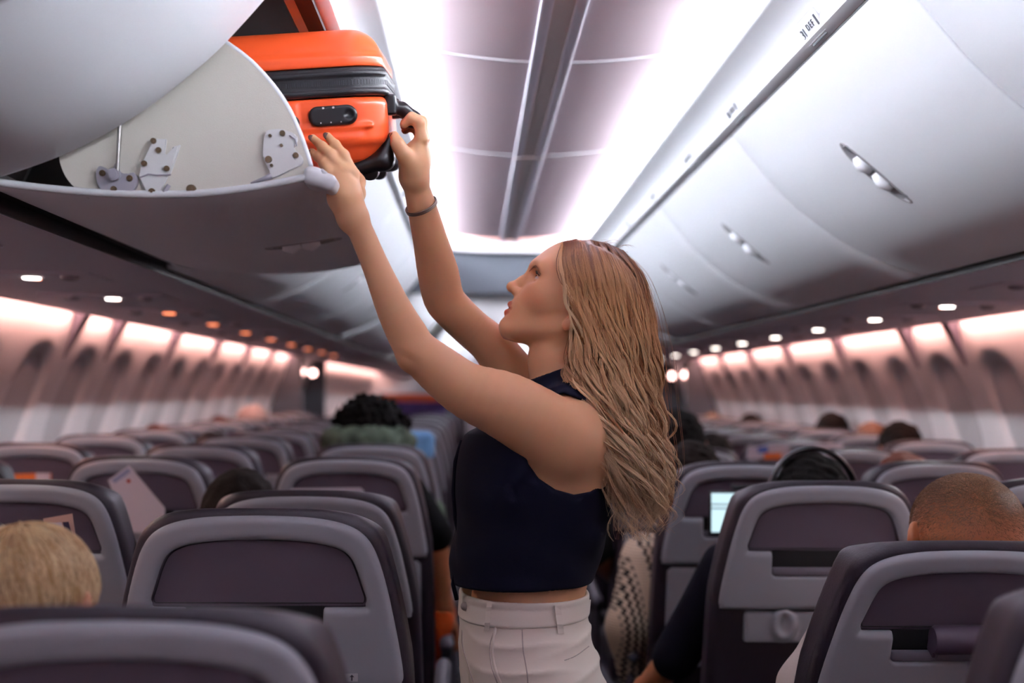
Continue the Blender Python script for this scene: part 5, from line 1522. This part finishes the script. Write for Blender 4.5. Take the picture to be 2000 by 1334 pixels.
# brown arm of the passenger further on
wh, me, _ = custom(1325, 800, 4.2, {-1: [P(1235, 1010, 4.2), P(1158, 1075, 4.0), P(1225, 1150, 4.2)]}, .010, long=False)
passenger(1325, 800, 4.2, 'short', M['pskin_brown'], M['c_black'], M['h_black'], 'passenger with short black hair beside the woman, bare brown arm out in the aisle', meshes=me, where=wh)
# man with the shaved head
wh, me, SS = custom(1898, 928, 2.08, {-1: [P(1725, 1235, 2.06), P(1662, 1345, 2.05), P(1700, 1430, 2.2)]}, .002, h=(.004, .007, .011))
bald = passenger(1898, 928, 2.08, None, M['pskin_tan'], M['c_white'], None, 'man with close shaved greying brown hair above the reclined seat at lower right', meshes=me, where=wh, hairx=0)
bald.scale.x *= 1.24; bald.scale.y *= 1.08
def short_hairs(root, me_key, n, length, rad, cols, region, seed, comb):
    """short separate hairs over the skull, as a mesh"""
    r = np.random.default_rng(seed); V, Q, C = [], [], []; nv = 0; c = np.array(HL)
    while len(V) < n:
        d = r.normal(0, 1, 3); d /= np.linalg.norm(d)
        dens = region(d)
        if r.random() > dens: continue
        p = c + d * np.array([.0745, .0945, .0925]); nrm = d / np.array([.0745, .0945, .0925]); nrm /= np.linalg.norm(nrm)
        t = comb(d, r); t = t - nrm * t.dot(nrm); t /= np.linalg.norm(t) + 1e-9
        L_ = length(d, r); k = 7 if L_ > .02 else 3; path = []; lift = r.uniform(.01, .07)
        for i in range(k):
            f = i / (k - 1); q = p + t * L_ * f + nrm * (.0015 + (.3 if L_ < .02 else .10) * L_ * math.sin(f * PI * .75))
            if L_ > .02:
                e = (q - c) / np.array([.0745, .0945, .0925]); l = np.linalg.norm(e); q = c + (q - c) * ((1.05 + lift * math.sin(f * PI * .8)) / l)
            path.append(q)
        path = np.array(path); u = np.cross(t, nrm)
        ang = np.arange(3) * 2 * PI / 3; rr = rad * np.linspace(1, .35, k)
        ring = path[:, None] + (u[None, None] * np.cos(ang)[None, :, None] + nrm[None, None] * np.sin(ang)[None, :, None]) * rr[:, None, None]
        V.append(ring.reshape(-1, 3)); i = np.arange(k - 1)[:, None] * 3 + np.arange(3)[None]; j = np.arange(k - 1)[:, None] * 3 + (np.arange(3)[None] + 1) % 3
        Q.append(np.stack([i, j, j + 3, i + 3], -1).reshape(-1, 4) + nv); nv += k * 3
        col = cols[0] + (cols[1] - cols[0]) * r.random(); C.append(np.tile([*col, 1], (k * 3, 1)))
    V, Q, C = map(np.concatenate, (V, Q, C)); me = bpy.data.meshes.new('hair'); me.from_pydata(V.tolist(), [], Q.tolist()); me.update()
    me.color_attributes.new('tint', 'FLOAT_COLOR', 'POINT').data.foreach_set('color', C.astype(np.float32).ravel())
    return link('hair', me, M['h_strand'], root, True)
M['h_strand'] = mat('hair_strands', '#8A6A48', .45, attr='tint')
sm = lambda a, b, v: min(1, max(0, (v - a) / (b - a)))
short_hairs(bald, None, 14000, lambda d, r: r.uniform(.005, .009) * (.5 + .7 * sm(.0, .7, d[2])), .00034, (np.array(rgb('#5E3D24')), np.array(rgb('#946C48'))),
            lambda d: sm(-.25, .75, d[2]) * (1 if d[1] < .7 else 0) + .05 * (d[2] > -.4) * (d[1] < .4), 5, lambda d, r: np.array([.2, .6, -.4]) + r.normal(0, .25, 3))
# others on the right, mostly just the tops of their heads
passenger(1764, 884, 3.5, 'short', M['pskin_tan'], M['c_grey'], M['h_red'], 'reddish haired passenger behind the headphones wearer, head over the middle seat on the right')
passenger(1625, 805, 6.33, 'short', M['pskin_brown'], M['c_grey'], M['h_brown'], 'dark haired passenger farther along by the right windows, head standing clear of the seats')
passenger(1758, 823, 4.9, 'short', M['pskin_tan'], M['c_grey'], M['h_brown'], 'brown haired passenger by the right window, in front of the brown face')
passenger(1703, 825, 5.62, 'short', M['pskin_brown'], M['c_grey'], M['pskin_brown'], 'shaven brown head beside the brown haired window passenger on the right')
passenger(1467, 808, 7.76, 'short', M['pskin_tan'], M['c_grey'], M['h_brown'], 'small distant brown head by the right window, right of the sandy one')
passenger(1392, 808, 9.16, 'short', M['pskin_tan'], M['c_grey'], M['h_sandy'], 'small distant sandy head near the right exit door')
passenger(1392, 846, 4.9, 'short', M['pskin_brown'], M['c_black'], M['h_brown'], 'dark brown head just beyond the short haired passenger beside the woman')
# --- left of the aisle
kid = passenger(8, 1013, 1.42, 'kid', M['pskin_fair'], M['c_grey'], M['h_sandy'], 'blond haired passenger at the bottom left corner, one ear showing', hairx=.012)
kid.rotation_euler.z = -.12; kz = kid.scale.z; kid.scale = (kz * .98, kz * .92, kz * .88); kid.location.z = 1.189 * kz * .12; kid.location.y += .02
short_hairs(kid, None, 4200, lambda d, r: r.uniform(.055, .085) * (1 if d[2] > .1 else .55) * (.42 if abs(d[0]) > .55 else 1), .0008, (np.array(rgb('#B88A50')), np.array(rgb('#FFF0C4'))),
            lambda d: (1. if d[2] > -.15 else .5) * (d[2] > -.42) * (1 if d[1] < .75 else 0) * (0 if abs(d[0]) > .72 and d[2] < .22 else 1), 9, lambda d, r: np.array([.35 * d[0], d[1] * .4 - .15, -.75]) + np.array([.25, 0, 0]) + r.normal(0, .12, 3) + np.array([.12 * math.sin(9 * d[0]), 0, 0]))
passenger(472, 919, 2.80, 'long', M['pskin_tan'], M['c_grey'], M['h_brown'], 'passenger with dark brown hair slumped between two seats left of the aisle')
afro = passenger(725, 770, 4.19, 'afro', M['pskin_dark'], M['c_green'], M['h_black'], 'passenger with a big black afro and green camouflage collar', hairx=.055)
S = Solid(); c = np.array(HL)
for a in np.linspace(0, 2 * PI, 15)[:-1]:
    q = c + np.array([.098 * math.cos(a), -.035 + .085 * math.sin(a), -.035 + (.028 if math.sin(a) < 0 else -.05)]); S.add(s_ell(q, (.062, .055, .052)), k=.03)
S.add(s_noise(.006, 70, 5), 'd'); lo, hi = S.bounds(.02)
solid('hood', None, .006, M['c_green'], afro, f=S, lo=lo, hi=hi)
passenger(305, 830, 5.63, 'short', M['pskin_tan'], M['c_grey'], M['h_red'], 'reddish brown head by the left windows, nearest of the small heads there')
passenger(415, 844, 4.9, 'short', M['pskin_tan'], M['c_grey'], M['h_brown'], 'dark head just showing over the middle seats on the left')
passenger(430, 813, 7.04, 'short', M['pskin_tan'], M['c_grey'], M['h_red'], 'low auburn head by the left windows, left of the fluffy grey hair')
passenger(496, 791, 7.76, 'fluffy', M['pskin_fair'], M['c_grey'], M['h_grey'], 'passenger with fluffy pinkish grey hair by the left windows', hairx=.03)
# bare arm in the aisle on the left
wh, me, _ = custom(700, 896, 3.52, {1: [P(795, 965, 3.44), P(850, 1045, 3.38), P(866, 1180, 3.46)]}, .010, long=False)
passenger(700, 896, 3.52, 'short', M['pskin_tan'], M['c_black'], M['h_brown'], 'passenger hidden by the aisle seats, bare arm showing left of the woman', meshes=me, where=wh)
# ------------------------------------------------------------------ small things on and in the seats
def quad_card(nm, px, d, m, label, cat, th=.0012, depth=None, group=None, parent=None):
    """thin card through photo pixels; d one depth or a list"""
    ds = d if isinstance(d, (list, tuple)) else [d] * len(px)
    c = [P(a, b, e) for (a, b), e in zip(px, ds)]
    bm = bmesh.new(); bm_prism(bm, c, (0, th, 0)); o = obj(nm, bm, m, parent)
    if label: tag(o, label, cat, group)
    return o
M['paper'] = mat('leaflet_paper', '#CBC8D3', .5); M['paper_b'] = mat('leaflet_blue', '#8E97B8', .5); M['paper_p'] = mat('leaflet_purple', '#2A1E3C', .5); M['paper_r'] = mat('leaflet_red', '#B03A2E', .5); M['paper_o'] = mat('leaflet_orange', '#D9702B', .5); M['paper_pk'] = mat('leaflet_pink', '#C9A79A', .5)
def sub(nm, px, d, m, parent): return quad_card(nm, px, d, m, None, None, .0004, parent=parent)
o = quad_card('safety_card', [(211, 938), (252, 909), (322, 992), (322, 1040), (250, 1040)], 3.13, M['paper'], 'white leaflet leaning diagonally in the pocket of a middle seat on the left', 'leaflet')
sub('blue_band', [(217, 938), (250, 914), (256, 921), (225, 944)], 3.128, M['paper_b'], o); sub('red_mark', [(246, 939), (252, 935), (256, 940), (250, 944)], 3.128, M['paper_r'], o)
o = quad_card('safety_card', [(84, 1013), (141, 1003), (152, 1080), (96, 1082)], 2.31, M['paper_pk'], 'pale leaflet with a dark purple stripe standing in a pocket behind the blond head', 'leaflet')
sub('purple_stripe', [(122, 1020), (134, 1019), (149, 1078), (137, 1080)], 2.308, M['paper_p'], o); sub('lilac_field', [(92, 1022), (120, 1020), (134, 1080), (100, 1082)], 2.308, M['paper'], o)
quad_card('safety_card', [(568, 954), (704, 952), (711, 958), (711, 985), (568, 985)], 3.13, M['paper'], 'white leaflet lying flat in the pocket of the aisle seat before the afro', 'leaflet')
o = quad_card('safety_card', [(20, 926), (100, 924), (100, 944), (20, 944)], 3.84, M['paper_o'], 'orange leaflet in the pocket of a window seat at the left edge', 'leaflet')
sub('grey_part', [(70, 924), (98, 924), (98, 944), (70, 944)], 3.838, M['paper'], o)
o = quad_card('snack_packet', [(1462, 872), (1540, 868), (1546, 893), (1458, 897)], 4.56, M['paper'], 'white, blue and orange snack packets on a seat pocket right of the woman', 'snack packet')
sub('blue_print', [(1480, 874), (1500, 872), (1500, 884), (1480, 884)], 4.558, mat('print_blue', '#3A5AA8', .5), o); sub('orange_print', [(1492, 885), (1526, 884), (1526, 896), (1492, 897)], 4.558, M['paper_o'], o)
quad_card('safety_card', [(1592, 866), (1646, 865), (1646, 882), (1592, 882)], 4.56, M['paper'], 'small white card on a seat beneath the dark haired head at the right', 'leaflet')
o = quad_card('safety_card', [(1790, 972), (1832, 968), (1834, 1012), (1791, 1012)], 3.0, M['paper_pk'], 'pink and white card with a red ring beside the shaved head', 'leaflet')
bm = bmesh.new(); c = P(1806, 985, 2.996); bm_tube(bm, [c + np.array([math.cos(t) * .009, 0, math.sin(t) * .009]) for t in np.linspace(.6, 5.7, 16)], .0022, 6); obj('red_ring', bm, M['paper_r'], o)
quad_card('safety_card', [(1798, 962), (1830, 960), (1832, 972), (1798, 974)], 3.03, M['paper_b'], 'pale blue strip sticking up behind the pink card', 'leaflet')
# tablet held on the seat back
tb = empty('tablet', P(1428, 990, 3.04)); tag(tb, 'black framed tablet with a lit screen propped on the aisle seat back on the right', 'tablet')
inv = Matrix.Translation(-tb.location)
a = P(1384, 958, 3.05); b = P(1560, 1046, 3.05)
bm = bmesh.new(); bm_box(bm, (a[0], 3.045, b[2]), (b[0], 3.055, a[2]), .004); bm.transform(inv); obj('body', bm, M['case_p'], tb, auto=40)
bm = bmesh.new(); bm_box(bm, (a[0] + .006, 3.0438, b[2] + .008), (b[0] - .006, 3.0455, a[2] - .006)); bm.transform(inv)
obj('screen', bm, mat('tablet_screen', '#101010', .2, emit=(.62, .86, .95), estr=.9), tb)
bm = bmesh.new()
for i in range(2):
    q = P(1389, 985 + 8 * i, 3.0435); bm_box(bm, (q[0], 3.0432, q[2] - .0022), (q[0] + .05, 3.0437, q[2] + .0022))
bm.transform(inv); obj('screen_bar', bm, mat('screen_grey', '#8FA0A6', .4, emit=(.3, .42, .46), estr=.5), tb)
a = P(1428, 946, 3.05); bm = bmesh.new(); bm_box(bm, (a[0], 3.035, a[2] - .012), (a[0] + .06, 3.055, a[2]), .002); bm.transform(inv); obj('clip', bm, M['case_p'], tb, auto=40)
# pale blue cover on a seat back far along the aisle
S = Solid(); y = ROWY[6]; x = SEATX['C']
S.add(s_box((x + .075, y + .035, 1.083), (.105, .055, .055), .03)); S.add(s_noise(.002, 60, 3), 'd'); lo, hi = S.bounds(.01)
o = solid('headrest_cover', None, .007, mat('pale_blue_cloth', '#6FA8D8', .8), None, f=S, lo=lo, hi=hi); tag(o, 'pale blue cloth over the top of an aisle seat beyond the afro', 'cloth')
# orange bag on the floor side of the aisle
S = Solid(); S.add(s_ell(P(862, 1208, 3.5), (.042, .07, .06)), k=.03); S.add(s_ell(P(858, 1245, 3.52), (.03, .06, .05)), k=.03); S.add(s_noise(.006, 50, 8), 'd'); lo, hi = S.bounds(.02)
S.add(s_cone(P(858, 1245, 3.52), (P(858, 1245, 3.52)[0] - .01, 3.55, .03), .03, .05), k=.03); lo, hi = S.bounds(.02)
o = solid('bag', None, .006, M['c_orange'], None, f=S, lo=lo, hi=hi); tag(o, 'orange cloth bag hanging beside the aisle seat left of the woman', 'bag')
# orange topped divider beyond the doors
dv = empty('divider', (-.68, 11.55, 0)); tag(dv, 'orange and purple divider panel far down the cabin beyond the left exit', 'divider')
bm = bmesh.new(); bm_box(bm, (-.36, 0, .0), (.26, .04, 1.19), .01); obj('panel', bm, mat('divider_purple', '#4A2E6E', .7), dv, auto=40)
bm = bmesh.new(); bm_box(bm, (-.36, -.006, 1.19), (.26, .046, 1.262), .01); obj('cover', bm, mat('divider_orange', '#E8632A', .7), dv, auto=40)
# ------------------------------------------------------------------ own fittings of the near seats
def seat_part(c, row, nm, bm, m, auto=40):
    s_ = seats[(c, row)]; rec = [ch for ch in s_.children if ch.name.startswith('back_shell')][0].rotation_euler.x
    o = obj(nm, bm, m, s_, auto=auto); o.location = (0, 0, .45); o.rotation_euler.x = rec; return o
bm = bmesh.new(); bm_tube(bm, [(-.052, -.030, HB - .137), (-.047, -.030, HB - .137), (.165, -.030, HB - .137), (.17, -.030, HB - .137)], [.018, .0215, .0215, .018], 20)
bm_box(bm, (-.050, -.034, HB - .165), (-.046, -.010, HB - .13)); seat_part('D', 2, 'padded_bar', bm, mat('padded_bar', '#463A4A', .5))
bm = bmesh.new(); bm_box(bm, (.112, -.0197, HB - .244), (.142, -.0187, HB - .232), .0004); st = seat_part('C', 2, 'sticker', bm, M['sticker'], None)
bm = bmesh.new()
bm_box(bm, (.1325, -.0202, HB - .2425), (.1345, -.0196, HB - .2355)); V = [bm.verts.new(v) for v in ((.1300, -.02, HB - .237), (.1370, -.02, HB - .237), (.1335, -.02, HB - .2332))]; bm.faces.new(V)
bm_box(bm, (.1165, -.0202, HB - .2425), (.1185, -.0196, HB - .2365)); bm_box(bm, (.1165, -.0202, HB - .2425), (.1225, -.0196, HB - .2405))
o = obj('pictogram', bm, M['ink'], st)
for nm in ('tray_table',):
    for ch in list(seats[('D', 3)].children):
        if ch.name.startswith('tray_table'):
            for q in list(ch.children): bpy.data.objects.remove(q)
            bpy.data.objects.remove(ch)
S = Solid(); S.add(s_box((0, -.004, -.295), (.155, .010, .033), .008)); S.add(s_ell((-.075, -.014, -.288), (.026, .014, .034)), k=.01); S.add(s_ell((-.075, -.028, -.284), (.016, .012, .024)), 's', .006)
S2 = solid('tray_bracket', S, .004, M['shell'], seats[('D', 3)]); S2.data.transform(Matrix.Translation((0, 0, HB))); S2.location = (0, 0, .45); S2.rotation_euler.x = math.radians(11)
# reading lights and air nozzles in the panel over every row
M['nozzle'] = mat('air_nozzle', '#8B8590', .4)
for s, side in ((-1, 'left'), (1, 'right')):
    for i, y in enumerate([1.5, 2.2, 2.9, 3.55, 4.2, 4.9, 5.6, 6.3, 7.0, 7.7, 8.4, 9.1]):
        r = empty('service_unit', (s * 1.2, y, 1.548)); tag(r, 'reading lights and air nozzles under the %s bins, %s along' % (side, ORD[i]), 'reading light', 'reading light units on the %s' % side)
        bm = bmesh.new(); bm_box(bm, (-.17, -.10, -.006), (.17, .10, .004), .004); obj('plate', bm, M['psu'], r, auto=40)
        bm = bmesh.new(); bm_cyl(bm, (-.01 * s, 0, -.010), (-.01 * s, 0, 0), .019, .022, 18); obj('lamp', bm, M['lamp_on'] if (s > 0 or i < 4) else M['lamp_red'], r, auto=40)
        bm = bmesh.new(); bm_cyl(bm, (-.01 * s, .038, -.009), (-.01 * s, .038, 0), .009, n=14); obj('seat_sign', bm, M['lamp_red'], r, auto=40)
        for dx in (-.11, .09):
            bm = bmesh.new(); bm_tube(bm, [(dx * s, -.04, 0), (dx * s, -.04, -.012), (dx * s, -.04, -.016)], [.022, .020, .012], 18); obj('air_nozzle', bm, M['nozzle'], r, auto=40)
        if s > 0 or i < 4:
            ld = bpy.data.lights.new('reading_light', 'SPOT'); ld.energy = 9 if s > 0 else 4; ld.color = (.90, .94, 1.) if s > 0 else (1., .9, .82)
            ld.spot_size = math.radians(95); ld.spot_blend = .8; ld.shadow_soft_size = .03
            lo_ = bpy.data.objects.new('reading_light', ld); COL.objects.link(lo_); lo_.location = (s * 1.19, y, 1.53)
            lo_.rotation_euler = Vector((s * -.75, -.25, -1.)).to_track_quat('-Z', 'Y').to_euler()
# ------------------------------------------------------------------ view settings and world
sc.view_settings.view_transform = 'Standard'
sc.view_settings.look = 'None'
sc.view_settings.exposure = 0.4
sc.view_settings.gamma = 1.0
sc.view_settings.use_curve_mapping = False
w = bpy.data.worlds.new('world'); sc.world = w; w.use_nodes = True
w.node_tree.nodes['Background'].inputs['Color'].default_value = (.5, .55, .65, 1)
w.node_tree.nodes['Background'].inputs['Strength'].default_value = .15
sc.cycles.max_bounces = 6
sc.cycles.diffuse_bounces = 4
sc.cycles.glossy_bounces = 2
sc.cycles.transmission_bounces = 2
sc.cycles.sample_clamp_indirect = 6
sc.cycles.caustics_reflective = False
sc.cycles.caustics_refractive = False
sc.cycles.adaptive_threshold = .04
sc.cycles.use_light_tree = False
